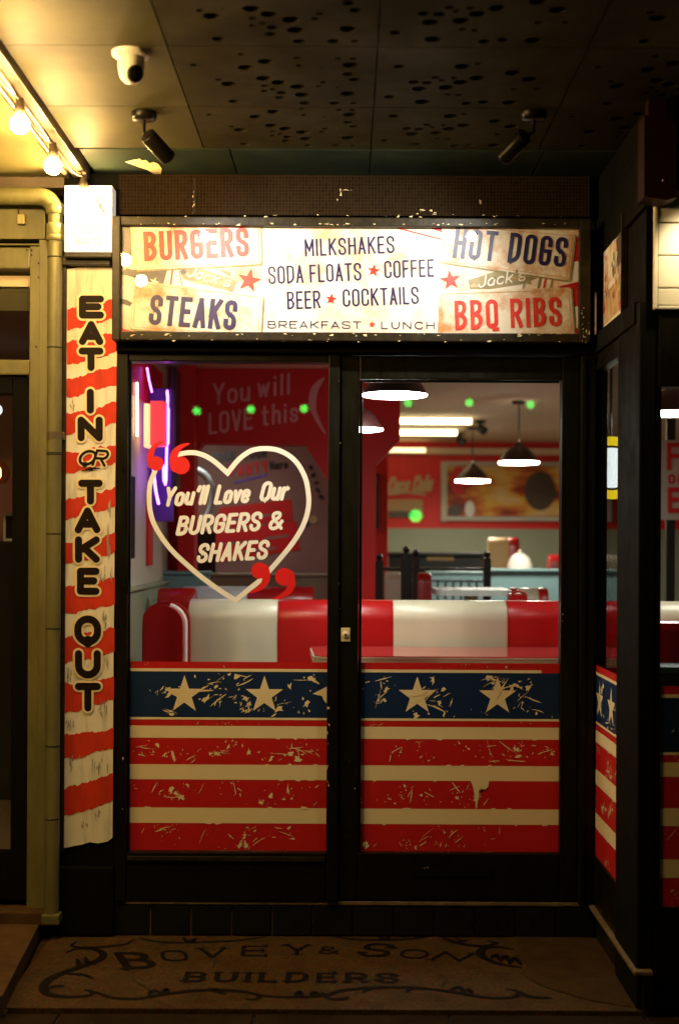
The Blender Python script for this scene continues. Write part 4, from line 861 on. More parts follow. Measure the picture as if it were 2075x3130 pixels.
# ================================================================== FESTOON, SPOTS, CCTV
fs = thing('festoon_lights', (-.98, -1, ZC), 'string of glowing round festoon bulbs along the left edge of the canopy', 'string lights')
bp = [P(256, 602, -.15), P(163, 508, -.65), P(62, 380, -1.15)]
bp = bp + [(-.985, -1.65, bp[2][2])] + [(-1.42 - .48 * i, -1.95, bp[2][2]) for i in range(5)]  # last five bulbs are unseen, added to light the shopfront from the left
cab = []
for i, (x, y, z) in enumerate(bp):
    bu = MB(); bu.sphere((x, y, z), .028, M['bulb'], 20); so = bu.build('bulb', fs)
    part('socket', fs, lambda q: q.lathe([(.012, .022), (.016, .026), (.017, .050), (.013, .060), (.012, .078), (.0, .08)], (x, y, z), M['brown'], 14))
    part('cap_hook', fs, lambda q: q.tube([(x, y, z + .075), (x - .01, y, z + .09), (x - .03, y, ZC - .02 if y > -1.8 else ZC)], .004, M['cable'], 6))
    cab.append((x, y, z + .078))
path = [P(344, 676, -.11), P(318, 648, -.12), P(290, 605, -.13), P(272, 575, -.14), cab[0]]
for i in range(len(cab) - 1):
    a, c = Vector(cab[i]), Vector(cab[i + 1])
    for k in range(1, 9):
        t = k / 8; p = a.lerp(c, t); p.z -= .045 * 4 * t * (1 - t) * .6; path.append(tuple(p))
part('cable', fs, lambda q: q.tube(path, .0035, M['cable'], 6))

def spotlight(base, back, d, label):
    d = Vector(d).normalized(); bk = Vector(back); bx_, by_, _ = base
    t = thing('spotlight', (bx_, by_, ZC), label, 'spotlight', 'ceiling spotlights aimed at the menu sign')
    part('base', t, lambda q: q.lathe([(0, -.026), (.034, -.026), (.041, -.018), (.042, -.001)], (bx_, by_, ZC), M['darkplastic'], 28))
    mid = bk + d * .035
    part('arm', t, lambda q: q.tube([(bx_, by_, ZC - .025), (bx_, by_, mid.z + .03), (mid.x, mid.y, mid.z)], .006, M['darkplastic'], 8))
    part('head', t, lambda q: q.lathe([(0, 0), (.024, 0), (.0275, .004), (.0275, .108), (.0265, .112), (.0245, .112), (.0245, .100), (0, .100)], bk, M['darkplastic'], 28, d))
    part('lens', t, lambda q: q.lathe([(0, .1015), (.0235, .1015)], bk, M['spotled'], 24, d))
    L = bpy.data.lights.new('spot_beam', 'SPOT'); L.energy = SPOT_W; L.color = (1, .96, .87); L.spot_size = math.radians(104); L.spot_blend = 1.0; L.shadow_soft_size = .02
    o = bpy.data.objects.new('spot_beam', L); COL.objects.link(o); o.parent = t; o.location = bk + d * .116 - Vector((bx_, by_, ZC)); o.rotation_euler = d.to_track_quat('-Z', 'Y').to_euler()
SPOT_W = 42
spotlight(G(441, 344, ZC), P(450, 412, -.80), (.55, .66, -.51), 'black ceiling spotlight on the left, next to the flaked paint')
spotlight(G(1630, 344, ZC), P(1604, 412, -.80), (-.55, .66, -.51), 'dark ceiling spotlight on the right, barely lit against the ceiling')

cx, cyy, _ = G(402, 160, ZC)
cc = thing('security_camera', (cx, cyy, ZC), 'white domed security camera fixed to the canopy ceiling', 'camera')
part('base', cc, lambda q: q.lathe([(0, -.016), (.046, -.016), (.054, -.010), (.056, 0)], (cx, cyy, ZC - .0005), M['white'], 32))
part('dome', cc, lambda q: q.lathe([(.038, -.016), (.038, -.042), (.036, -.058), (.031, -.074), (.020, -.086), (0, -.091)], (cx, cyy, ZC), M['white'], 32))
def eye(q):
    d = Vector((.55, -.75, -.36)).normalized(); o = Vector((cx, cyy, ZC - .058))
    q.lathe([(.025, .015), (.025, .030), (.020, .035), (.0, .038)], o, M['darkplastic'], 24, d)
part('lens_window', cc, eye)

# ================================================================== RIGHT SIDE THINGS
sl = thing('slatted_sign', (1.3, -.9, 2.2), 'cream slatted signboard at the right edge above the front window', 'sign')
xw, zw1 = xz(1998, 600, -.90); _, zw0 = xz(2000, 945, -.90)
zl = [xz(2010, a, -.90)[1] for a in (578, 680, 780, 880, 934)]
for i in range(4): boxpart('slat', sl, xw + .014, 2.9, -.9, -.885, zl[i + 1] + .0022, zl[i] - .0022, M['slat'], .003)
boxpart('frame_side', sl, xw, xw + .0125, -.905, -.884, zw0, zw1, M['slat'], .004); boxpart('frame_bottom', sl, xw + .0135, 2.9, -.905, -.884, zw0, zl[4] - .001, M['slat'], .004)
boxpart('backing', sl, xw + .002, 2.9, -.884, -.8805, zw0, zw1 + .02, M['void'], 0)
bxm = thing('dark_box', (.98, -1.0, 2.5), 'dark brown boxy lamp housing hanging in the upper right corner', 'lamp housing')
pl = [xz(a, c, -1.0) for a, c in ((1968, 352), (2066, 372), (2066, 604), (2036, 612), (1968, 600))]
part('housing', bxm, lambda q: q.prism(pl, -1.0, -.90, M['darkbrown']))
part('screw', bxm, lambda q: q.lathe([(0, -.004), (.004, -.003), (.005, 0)], P(2026, 552, -1.0), M['steel'], 10, (0, 1, 0)))
L = bpy.data.lights.new('sign_downlight', 'SPOT'); L.energy = 7; L.color = (1, .80, .48); L.spot_size = math.radians(120); L.spot_blend = .9; L.shadow_soft_size = .03
o = bpy.data.objects.new('sign_downlight', L); COL.objects.link(o); o.parent = bxm; o.location = Vector((1.06, -1.06, pl[2][1] - .03)) - Vector((.98, -1.0, 2.5)); o.rotation_euler = Vector((.35, .55, -.75)).to_track_quat('-Z', 'Y').to_euler()
boxpart('mount', bxm, pl[0][0] + .02, pl[1][0] - .02, -.96, -.92, pl[1][1] - .01, ZC - .001, M['darkbrown'], .003)

# ================================================================== INSIDE THE DINER
ZF, ZI = .29, 2.47
def wall(name, x0, x1, y0, y1, z0, z1, m):
    q = MB(); q.box(x0, x1, y0, y1, z0, z1, m); return struct(name, q)
wall('diner_floor', -2.2, 7, .06, 8.1, ZF - .05, ZF, M['ifloor']); wall('diner_ceiling', -2.2, 7, .06, 8.1, ZI, ZI + .05, M['iceil'])
wall('bay_floor', .99, 3, -.81, .059, ZF - .05, ZF, M['ifloor']); wall('bay_ceiling', 1.04, 3, -.77, .059, ZI, ZI + .05, M['iceil'])
far = wall('diner_far_wall', -2.2, 7, 8.1, 8.2, ZF, ZI, M['wred2']); wall('diner_right_wall', 7, 7.1, -.8, 8.2, ZF, ZI, M['wred']); wall('diner_outer_wall', 3.0, 7, -.05, .06, ZF, ZI, M['wcream'])
wall('bay_side_wall', 3.0, 3.1, -.85, -.051, ZF, ZI, M['wcream'])
lw_ = wall('diner_left_wall', -1.06, -.99, .205, 2.5, ZF, ZI, M['wcream']); wall('diner_back_left_wall', -2.3, -2.2, 2.5, 8.1, ZF, ZI, M['wpink']); wall('diner_stub_wall', -2.2, -1.06, 2.45, 2.5, ZF, ZI, M['wpink'])
zt2 = P(420, 1797, .9)[2]
boxpart('dado_panel', lw_, -.989, -.975, .21, 2.49, ZF, zt2 - .02, M['sage'], .003); boxpart('dado_cap', lw_, -.989, -.955, .21, 2.49, zt2 - .019, zt2, M['sage'], .004)
boxpart('red_paint_mark', lw_, -.9895, -.986, .72, .80, 1.55, 1.85, M['bred'], 0)
boxpart('dark_recess', lw_, -.9895, -.984, 1.00, 1.22, 1.42, 1.80, M['void'], .002); boxpart('red_strip', lw_, -.9895, -.975, 1.62, 1.78, 1.38, 1.72, M['wred'], .002)
boxpart('dark_panel', lw_, -.9895, -.985, 1.0, 2.2, 2.18, 2.40, M['wred'], .002)
# far wall dressing
zr = P(1500, 1381, 8.08)[2]
boxpart('shelf_strip', far, -2.1, 6.9, 8.0, 8.099, zr - .03, zr + .03, M['iceil'], .005)
zw_ = P(1500, 1616, 8.08)[2]
boxpart('wainscot', far, -2.1, 6.9, 8.06, 8.099, ZF, zw_, M['sage'], .004)
# arcade partition with chamfered openings
YA = 2.5
pa = lambda a, c: (P(a, c, YA)[0], P(a, c, YA)[2])
arc = [(-.99, ZF), (-.99, ZI - .001), (pa(1222, 1200)[0], ZI - .001), pa(1222, 1345), pa(1150, 1420), (pa(1146, 1500)[0], ZF), (pa(1012, 1500)[0], ZF), pa(1012, 1486), pa(934, 1360), pa(620, 1356), pa(598, 1385), (pa(598, 1400)[0], ZF)]
q = MB(); V = [Vector(p) for p in arc]; n = len(V)
V2, E2, F2, *_ = delaunay_2d_cdt(V, [(i, (i + 1) % n) for i in range(n)], [list(range(n))], 1, 1e-6)
q.add([(v.x, YA, v.y) for v in V2], [tuple(f) for f in F2], M['wred']); q.add([(v.x, YA + .14, v.y) for v in V2], [tuple(f) for f in F2], M['wred'])
q.add([(v.x, YA, v.y) for v in V] + [(v.x, YA + .14, v.y) for v in V], [(i, (i + 1) % n, (i + 1) % n + n, i + n) for i in range(n)], M['wred'])
ar = struct('arcade_wall', q)
q = MB(); AP = plane(YA - .003)
text(q, 'You', 655, 1234, 106, 58, 8.5, AP, M['pinktxt'], rot=-6, slant=.12, cond=.55, gap=.35, cap='round', e=.001)
text(q, 'will', 790, 1212, 92, 58, 8.5, AP, M['pinktxt'], rot=-6, slant=.12, cond=.45, gap=.5, cap='round', e=.001)
text(q, 'LOVE', 642, 1324, 128, 58, 8.5, AP, M['pinktxt'], rot=-7, slant=.12, cond=.5, gap=.35, cap='round', e=.001)
text(q, 'this', 804, 1298, 104, 56, 8.5, AP, M['pinktxt'], rot=-7, slant=.12, cond=.5, gap=.5, cap='round', e=.001)
q.build_each('wall_word', ar)
q = MB(); ribbon(q, [(p.x, p.y) for p in smooth([(990, 1155), (962, 1190), (955, 1235), (966, 1275), (994, 1325)], 5)], [4, 9, 14, 18, 20, 22, 24, 24, 24, 23, 22, 20, 18, 16, 15, 14, 12, 10, 8, 6, 4], AP, M['pinktxt'], 'round', .001); q.build('painted_swirl', ar)
boxpart('red_column', ar, P(545, 1500, 2.4)[0], P(597, 1500, 2.4)[0], 2.38, 2.498, ZF, ZI - .002, M['wred'], .004)
# pink wall with posters behind the arcade
YK = 4.3
pk = wall('pink_back_wall', -2.19, .16, YK, YK + .1, ZF, ZI - .001, M['wpink']); boxpart('red_pier', pk, .162, P(1183, 1500, YK)[0], YK - .2, YK + .2, ZF, P(1183, 1405, YK)[2], M['wred2'], .004)
KP = plane(YK - .004)
po = thing('wall_poster', P(760, 1600, YK), 'faded pink poster with red blocks seen through the heart on the window', 'poster')
q = MB()
q.poly([(672, 1552), (890, 1526), (894, 1590), (660, 1620)], KP, M['wred'], .002); q.mark(); q.poly([(650, 1628), (905, 1592), (916, 1680), (640, 1722)], KP, M['wred'], .0026)
q.mark(); ribbon(q, [(718, 1475), (815, 1452)], 5, KP, M['neonbox'], 'square', .003); q.build_each('printed_block', po)
q = MB(); text(q, 'BOOK', 652, 1410, 66, 22, 6, KP, M['blk'], rot=-5, cond=.6, e=.003, cap='round'); text(q, 'YOUR', 748, 1402, 66, 20, 5, KP, M['blk'], rot=-5, cond=.6, e=.003, cap='round')
text(q, 'Here', 828, 1434, 50, 22, 5, KP, M['blk'], rot=-5, cond=.6, e=.003, cap='round'); text(q, 'PARTY', 706, 1454, 112, 26, 8, KP, M['wred'], rot=-8, cond=.6, e=.004, cap='round')
for (a, c) in ((950, 1430), (958, 1452), (966, 1475), (972, 1498), (982, 1520)): q.mark(); splat(q, a, c, 20, 12, random.uniform(0, 3), KP, M['blk'], .003)
for (a, c, w_) in ((690, 1592, 60), (770, 1580, 90), (690, 1664, 100), (810, 1646, 70), (720, 1690, 120)): q.mark(); ribbon(q, [(a, c), (a + w_, c - w_ * .12)], 8, KP, M['wpink'], 'round', .004)
q.build_each('poster_word', po)
q = MB(); fan(q, [(958 + 13 * math.cos(i * .5), 1588 + 12 * math.sin(i * .5)) for i in range(12)], KP, M['tan'], .003); q.mark(); fan(q, [(938 + 7 * math.cos(i * .7), 1600 + 9 * math.sin(i * .7)) for i in range(9)], KP, M['navy'], .003); q.build_each('printed_spot', po)
rg = thing('neon_ring', P(600, 1530, 3.0), 'pale violet ring sign half hidden by the red column inside', 'sign')
q = MB(); 
rc = P(592, 1520, 3.4); q.tube([(rc[0] + .12 * math.cos(a), 3.4, rc[2] + .17 * math.sin(a)) for a in [i * math.pi / 12 - math.pi / 2 for i in range(13)]], .022, M['sky'], 8); q.build('ring', rg); boxpart('stand', rg, rc[0] - .02, rc[0] + .14, 3.38, 3.42, ZF, rc[2] - .21, M['blk'], .004)

# neon sign on the left wall
ns = thing('neon_sign', (-.92, 1.7, 1.6), 'violet neon and red lit box sign on the left wall inside the window', 'neon sign')
def lw(px, py): # point on the left wall plane x=-.90
    u, v = UV(px, py); zc = FPX * -.90 / u; return zc - DC, HC - v * zc / FPX
ya, za = lw(458, 1300); yb, zb = lw(538, 1300)
boxpart('backing_box', ns, -.988, -.868, 1.72, 1.745, 1.60, 2.27, M['neonbox'], .006); boxpart('end_plate', ns, -.867, -.842, 1.60, 1.80, 1.76, 2.36, M['blk'], .004)
boxpart('red_box', ns, -.929, -.862, 1.30, 1.42, 1.953, 2.165, M['neonred'], .006); boxpart('orange_side', ns, -.955, -.931, 1.28, 1.40, 1.945, 2.15, M['neonor'], .004)
part('violet_tube', ns, lambda q: q.tube([(-.885, 1.60, 2.22), (-.882, 1.57, 2.24), (-.878, 1.56, 2.22), (-.884, 1.56, 1.80), (-.888, 1.57, 1.78), (-.90, 1.60, 1.80), (-.905, 1.62, 1.88)], 0.0058, M['neon'], 10))
part('violet_tube', ns, lambda q: q.tube([(-.862, 1.43, 2.15), (-.860, 1.46, 2.14), (-.862, 1.46, 1.97)], .0045, M['neon'], 8))
part('violet_tube', ns, lambda q: q.tube([(-.925, 1.40, 1.90), (-.922, 1.40, 1.82), (-.915, 1.42, 1.74), (-.905, 1.45, 1.68)], .0065, M['neon'], 8))
part('violet_tube', ns, lambda q: q.tube([(-.965, 1.45, 2.34), (-.955, 1.45, 2.28), (-.940, 1.45, 2.22)], .0045, M['neon'], 8))
part('white_tube', ns, lambda q: q.tube([(-.976, 1.20, 2.24), (-.974, 1.20, 1.99)], .005, M['neonw'], 8))

# booths
def profile(h, t, n=10):
    r = t / 2; pts = [(-r, 0), (-r, h - r)]
    pts += [(-r * math.cos(a), h - r + r * math.sin(a)) for a in [i * math.pi / n for i in range(1, n)]]
    return pts + [(r, h - r), (r, 0)]
def booth(x0, x1, y, ztop, t, stripes, label, cap=None, cols=('vcream', 'vred')):
    o = thing('booth_seat', ((x0 + x1) / 2, y, ZF), label, 'booth')
    pr = profile(ztop - ZF, t); n = len(pr); edges = [x0] + stripes + [x1]
    for i in range(len(edges) - 1):
        a, c = edges[i] + .0015, edges[i + 1] - .0015; q = MB(); ins = .006
        rings = [(a, .985), (a + ins, 1.0), (c - ins, 1.0), (c, .985)]
        vv = []
        for xx, k in rings:
            for (py, pz) in pr: vv.append((xx, y + py * k, ZF + (pz if pz < .01 else pz * (1 if k == 1 else .995))))
        ff = [(r_ * n + j, r_ * n + j + 1, (r_ + 1) * n + j + 1, (r_ + 1) * n + j) for r_ in range(3) for j in range(n - 1)]
        q.add(vv, ff, M[cols[i % 2]], True); q.add(vv[:n], [tuple(range(n))], M[cols[i % 2]]); q.add(vv[-n:], [tuple(range(n))], M[cols[i % 2]]); q.build('back_panel', o)
    for xx in stripes:
        part('seam_piping', o, lambda q: q.tube([(xx, y + py * 1.004, ZF + pz) for py, pz in pr], .0028, M[cols[1]], 6))
    if cap:
        cx0, cx1, cy0, cy1, ct = cap
        hw = (cx1 - cx0) / 2; cm = (cx0 + cx1) / 2; out = [(cx0, ZF), (cx0, ct - hw)] + [(cm - hw * math.cos(a), ct - hw + hw * math.sin(a)) for a in [i * math.pi / 14 for i in range(1, 14)]] + [(cx1, ct - hw), (cx1, ZF)]
        part('end_cap', o, lambda q: q.prism(out, cy0, cy1, M['vred']))
        part('piping', o, lambda q: q.tube([(a, cy1 + .004, c) for a, c in out[9:]], .011, M['piping'], 8))
        out2 = [(a + .020 * (1 if a > cm else -1) * abs(a - cm) / hw, c + (.016 if c > ct - hw else 0)) for a, c in out]
        part('outer_cap', o, lambda q: q.prism(out2, cy1 + .016, cy1 + .05, M['vred']))
    boxpart('seat', o, x0 + .02, x1 - .01, y + t / 2 - .01, y + t / 2 + .42, ZF + .32, ZF + .45, M['vred'], .03)
    return o
YB1 = 1.0; bz = P(1300, 1834, YB1)[2]
bx1 = lambda px: P(px, 1900, YB1 - .09)[0]
booth(bx1(575), 2.6, YB1, bz, .18, [bx1(850), bx1(1200), bx1(1552), bx1(1900)], 'red and cream striped booth back nearest the window', cap=(P(440, 1900, .78)[0], P(560, 1900, .78)[0], .78, .86, P(500, 1852, .78)[2]))
booth(P(486, 1800, 1.55)[0], P(600, 1800, 1.55)[0], 1.55, P(520, 1797, 1.55)[2], .16, [], 'rounded red seat back just behind the end of the striped booth', cols=('vred', 'vcream'))
YB2 = 1.95; bz2 = P(700, 1792, YB2)[2]
booth(P(560, 1800, YB2)[0], P(960, 1800, YB2)[0], YB2, bz2, .16, [P(760, 1800, YB2)[0]], 'pale blue and red booth back behind the striped one', cols=('sky', 'vred'))
tl = lambda name, px0, px1, py, y, m, label: (lambda o: (boxpart('panel', o, P(px0, py, y)[0], P(px1, py, y)[0], y, y + .06, ZF, P(px0, py, y)[2] - .02, M[m], .004), boxpart('capping', o, P(px0, py, y)[0] - .01, P(px1, py, y)[0] + .01, y - .02, y + .08, P(px0, py, y)[2] - .019, P(px0, py, y)[2], M[m], .006), o)[2])(thing(name, P(px0, py, y)[:2] + (ZF,), label, 'partition'))
tl('low_partition', 480, 640, 1745, 2.3, 'teal', 'teal low partition behind the booths left of the heart tip')
tl('low_partition', 640, 1010, 1752, 3.2, 'sage', 'grey-green low partition below the faded poster')
tl('low_partition', 1070, 1168, 1746, 3.6, 'teal', 'short teal partition end beside the red pier')
tl('low_partition', 1500, 1990, 1738, 4.6, 'teal', 'long grey-teal partition behind the right end of the booth')
tl('low_partition', 1305, 1495, 1745, 5.2, 'teal', 'teal panel framed by the black balustrade')
# table by the window
yt0, yt1 = .32, .87; zt = P(1400, 2007, yt0)[2]; xt0 = P(950, 1978, yt1)[0]
tb = thing('window_table', (.5, .6, ZF), 'glossy red table with ribbed chrome edge just inside the door', 'table')
def tabout(e): 
    c = [(xt0 + .03 - e, yt0 - e, .25), (1.75 + e, yt0 - e, .25), (1.75 + e, yt1 + e, .25), (xt0 - e, yt1 + e, .25)]
    return [(p[0], p[1]) for p in rounded(c, True, 6)][:-1]
part('top', tb, lambda q: q.prism(tabout(0), zt - .012, zt, M['ttop'], 'Z'))
def rib(q):
    for k in range(4): 
        o = tabout(.002 + (.0015 if k % 2 else .004)); q.prism(o, zt - .004 - .009 * (k + 1), zt - .004 - .009 * k - .0012, M['chrome'], 'Z')
part('chrome_edge', tb, rib); part('pedestal', tb, lambda q: q.lathe([(.22, 0), (.22, .015), (.04, .04), (.04, zt - ZF - .05)], (.6, .6, ZF), M['chrome'], 20))

# balustrade, far counter, far seats
bl = thing('black_balustrade', P(1360, 1830, 3.4)[:2] + (ZF,), 'black wooden balustrade with ball-topped newel posts inside the diner', 'balustrade')
yb_ = 3.4
for (p0, p1, top) in ((1146, 1172, 1712), (1225, 1258, 1690), (1262, 1282, 1700), (1478, 1500, 1705)):
    xa_, xb_ = P(p0, 1800, yb_)[0], P(p1, 1800, yb_)[0]; zt3 = P(p0, top, yb_)[2]; boxpart('post', bl, xa_, xb_, yb_, yb_ + .06, ZF, zt3, M['blk'], .006)
    part('finial', bl, lambda q: q.sphere(((xa_ + xb_) / 2, yb_ + .03, zt3 + .02), .022, M['blk'], 14))
xa_, xb_ = P(1146, 1700, yb_)[0], P(1500, 1700, yb_)[0]; z3 = P(1300, 1735, yb_)[2]
boxpart('top_rail', bl, xa_, xb_, yb_ + .002, yb_ + .058, z3 - .02, z3, M['blk'], .006); z4 = P(1300, 1776, yb_)[2]; boxpart('mid_rail', bl, xa_, xb_, yb_ + .015, yb_ + .045, z4 - .008, z4 + .008, M['teal'], .003)
for k in range(9): boxpart('spindle', bl, P(1290 + k * 24, 1800, yb_)[0] - .008, P(1290 + k * 24, 1800, yb_)[0] + .008, yb_ + .02, yb_ + .04, ZF, z4 - .009, M['teal'], .003)
ct = thing('bar_counter', P(1340, 1760, 6.2)[:2] + (ZF,), 'dark bar counter with a small brass plate at the back', 'counter')
xa_, z1_ = P(1190, 1688, 6.2)[0], P(1190, 1688, 6.2)[2]; xb_ = P(1490, 1688, 6.2)[0]
boxpart('front', ct, xa_, xb_, 6.2, 6.7, ZF, z1_ - .03, M['blk'], .01); boxpart('top', ct, xa_ - .02, xb_ + .02, 6.15, 6.75, z1_ - .029, z1_, M['blk'], .008)
px_, _, pz_ = P(1345, 1707, 6.19); boxpart('brass_plate', ct, px_ - .11, px_ + .11, 6.185, 6.199, pz_ - .018, pz_ + .018, M['tan'], .003)
o = booth(P(1490, 1700, 6.0)[0], P(1584, 1700, 6.0)[0], 6.0, P(1500, 1643, 6.0)[2], .16, [P(1552, 1700, 6.0)[0]], 'tan and red rounded booth end in front of the sage wall', cols=('tan', 'vred'))
booth(P(1675, 1700, 6.3)[0], P(1990, 1700, 6.3)[0], 6.3, P(1680, 1695, 6.3)[2], .16, [P(1800, 1700, 6.3)[0]], 'dark red booth far back at the right of the door glass', cols=('vred', 'vcream'))
booth(P(1275, 1800, 2.9)[0], P(1318, 1800, 2.9)[0], 2.9, P(1290, 1750, 2.9)[2], .12, [], 'small red seat back below the brass plate', cols=('vred', 'vcream'))
booth(P(1175, 1800, 2.95)[0], P(1224, 1800, 2.95)[0], 2.95, P(1200, 1748, 2.95)[2], .12, [], 'small cream seat back next to the black newel post', cols=('vcream', 'vred'))
booth(P(1555, 1800, 2.3)[0], P(1672, 1800, 2.3)[0], 2.3, P(1600, 1796, 2.3)[2], .14, [P(1578, 1800, 2.3)[0], P(1640, 1800, 2.3)[0]], 'low red and cream seat end behind the red napkin holder', cols=('vred', 'vcream'))
t2 = thing('diner_table', P(1430, 1810, 2.1)[:2] + (ZF,), 'pale diner table seen edge-on beyond the striped booth', 'table')
zt5 = P(1430, 1802, 2.0)[2]; xa_, xb_ = P(1330, 1802, 2.0)[0], P(1560, 1802, 2.0)[0]
part('top', t2, lambda q: q.prism([(p[0], p[1]) for p in rounded([(xa_, 1.9, .3), (xb_, 1.9, .3), (xb_, 2.4, .3), (xa_, 2.4, .3)], True)][:-1], zt5 - .03, zt5, M['sky'], 'Z')); part('pedestal', t2, lambda q: q.lathe([(.2, 0), (.2, .015), (.035, .04), (.035, zt5 - ZF - .03)], ((xa_ + xb_) / 2, 2.15, ZF), M['chrome'], 16))
nh = thing('napkin_holder', P(1585, 1835, 1.7), 'small red napkin holder standing just above the booth edge', 'napkin holder')
x0_, zz0 = P(1556, 1842, 1.8)[0], P(1556, 1842, 1.8)[2]; x1_ = P(1612, 1842, 1.8)[0]; zz1 = P(1556, 1808, 1.8)[2]
boxpart('holder', nh, x0_, x1_, 1.80, 1.9, zz0 - .06, zz1 - .01, M['vred'], .01); part('rim', nh, lambda q: q.tube([(x0_ + .01, 1.80, zz1 - .01), ((x0_ + x1_) / 2, 1.80, zz1 + .002), (x1_ - .01, 1.80, zz1 - .012)], .006, M['vred'], 8))
t3 = thing('side_table', ((x0_ + x1_) / 2, 1.85, ZF), 'narrow pale side table carrying the red napkin holder', 'table')
boxpart('top', t3, x0_ - .12, x1_ + .12, 1.65, 2.0, zz0 - .085, zz0 - .061, M['sky'], .006); part('leg', t3, lambda q: q.tube([((x0_ + x1_) / 2, 1.85, ZF), ((x0_ + x1_) / 2, 1.85, zz0 - .085)], .03, M['chrome'], 10))
ws = thing('dome_cover', P(1588, 1735, 5.6), 'pale rounded food cover near the sage wall', 'cover')
dx, dy_, dz = P(1588, 1738, 5.0); part('dome', ws, lambda q: q.lathe([(.095, 0), (.092, .05), (.07, .10), (.03, .13), (0, .135)], (dx, dy_, dz - .02), M['piping'], 20)); part('knob', ws, lambda q: q.sphere((dx, dy_, dz + .125), .014, M['chrome'], 10)); boxpart('plinth', ws, dx - .11, dx + .11, dy_ - .1, dy_ + .1, ZF, dz - .021, M['teal'], .005)

# framed picture, script sign, tan sign, wall menu
YW = 8.05
pc = thing('framed_picture', P(1550, 1500, YW), 'large cream-framed warm painting on the red far wall', 'picture')
def wb(name, par, px0, px1, py0, py1, y0, y1, m, bv=.004):
    a = P(px0, py0, y0); c = P(px1, py1, y0); return boxpart(name, par, a[0], c[0], y0, y1, c[2], a[2], m, bv)
artm = mat('painting_canvas', (.75, .42, .10), .6); t_ = artm.node_tree; tc_ = t_.nodes.new('ShaderNodeTexCoord'); mp_ = t_.nodes.new('ShaderNodeMapping'); mp_.inputs['Scale'].default_value = (2.2, 1, 5.5); mp_.inputs['Location'].default_value = (.35, 0, .2)
n_ = t_.nodes.new('ShaderNodeTexNoise'); n_.inputs['Scale'].default_value = 1.0; n_.inputs['Detail'].default_value = 3; cr_ = t_.nodes.new('ShaderNodeValToRGB')
for e_, (p_, c_) in zip([cr_.color_ramp.elements[0], cr_.color_ramp.elements[1]] + [cr_.color_ramp.elements.new(.5) for _ in range(3)], ((.30, (.05, .012, .008, 1)), (.68, (.95, .80, .42, 1)), (.42, (.42, .05, .01, 1)), (.50, (.75, .25, .03, 1)), (.57, (.85, .52, .08, 1)))): e_.position = p_; e_.color = c_
t_.links.new(tc_.outputs['Object'], mp_.inputs[0]); t_.links.new(mp_.outputs[0], n_.inputs[0]); t_.links.new(n_.outputs[0], cr_.inputs[0]); t_.links.new(cr_.outputs[0], t_.nodes['Principled BSDF'].inputs['Base Color'])
wb('canvas', pc, 1366, 1850, 1425, 1578, YW, YW + .02, artm, 0)
wb('frame_bar', pc, 1348, 1366, 1410, 1594, YW - .03, YW + .03, M['wcream']); wb('frame_bar', pc, 1366.5, 1850, 1410, 1425, YW - .03, YW + .03, M['wcream']); wb('frame_bar', pc, 1366.5, 1850, 1578, 1594, YW - .03, YW + .03, M['wcream']); wb('frame_bar', pc, 1850.5, 1868, 1410, 1594, YW - .03, YW + .03, M['wcream'])
q = MB(); CPp = plane(YW - .003)
fan(q, [(1650 + 48 * math.cos(i * .3), 1500 + 60 * math.sin(i * .3)) for i in range(21)], CPp, M['brown'], .002); q.mark(); fan(q, [(1400 + 26 * math.cos(i * .4), 1470 + 44 * math.sin(i * .4)) for i in range(16)], CPp, M['wred'], .002); q.mark(); fan(q, [(1435 + 15 * math.cos(i * .5), 1556 + 26 * math.sin(i * .5)) for i in range(13)], CPp, M['piping'], .003); q.mark()
fan(q, [(1390 + 22 * math.cos(i * .5), 1560 + 18 * math.sin(i * .5)) for i in range(13)], CPp, M['brown'], .002); q.build_each('painted_shape', pc)
q = MB(); text(q, 'Coca', 1186, 1506, 58, 44, 9, plane(8.05), M['gold'], rot=-4, slant=.3, cond=.5, gap=.2, cap='round'); text(q, 'Cola', 1262, 1502, 52, 44, 9, plane(8.05), M['gold'], rot=-4, slant=.3, cond=.5, gap=.2, cap='round'); ribbon(q, [(1190, 1512), (1240, 1504), (1300, 1512)], 6, plane(8.05), M['gold'])
cs = q.build('script_sign'); tag(cs, 'cream script lettering on the red far wall left of the painting', 'lettering')
tn = thing('tan_plaque', P(1235, 1580, 8.05), 'tan plaque below the cream script lettering', 'plaque'); wb('board', tn, 1182, 1292, 1526, 1582, 8.06, 8.09, M['tan']); wb('lower_strip', tn, 1186, 1270, 1562, 1580, 8.05, 8.059, M['brown'])
dm = thing('dark_plaque', P(1145, 1520, 4.05), 'narrow dark plaque with a pale spot on the red pier', 'plaque'); wb('board', dm, 1138, 1158, 1446, 1616, 4.06, 4.098, M['blk']); wb('pale_spot', dm, 1140, 1150, 1458, 1476, 4.05, 4.059, M['gold']); wb('green_strip', dm, 1137, 1146, 1524, 1568, 4.05, 4.059, M['sage'])
em = thing('wall_menu', P(2050, 1500, 2.6), 'cream menu board with red letters seen through the front window', 'menu'); a = P(1990, 1350, 2.6)
wb('board', em, 1985, 2200, 1345, 1590, 2.62, 2.66, M['wcream']); q = MB(); text(q, 'F', 2044, 1430, 30, 70, 14, plane(2.6), M['wred'], cond=.5, e=.002); text(q, 'or', 2044, 1476, 40, 36, 7, plane(2.6), M['wred'], cond=.6, e=.002, cap='round'); text(q, 'E', 2046, 1560, 32, 64, 14, plane(2.6), M['wred'], cond=.5, e=.002); q.build_each('menu_letter', em)
boxpart('post', em, a[0] + .1, a[0] + .15, 2.661, 2.70, ZF, ZI - .002, M['blk'], .004)
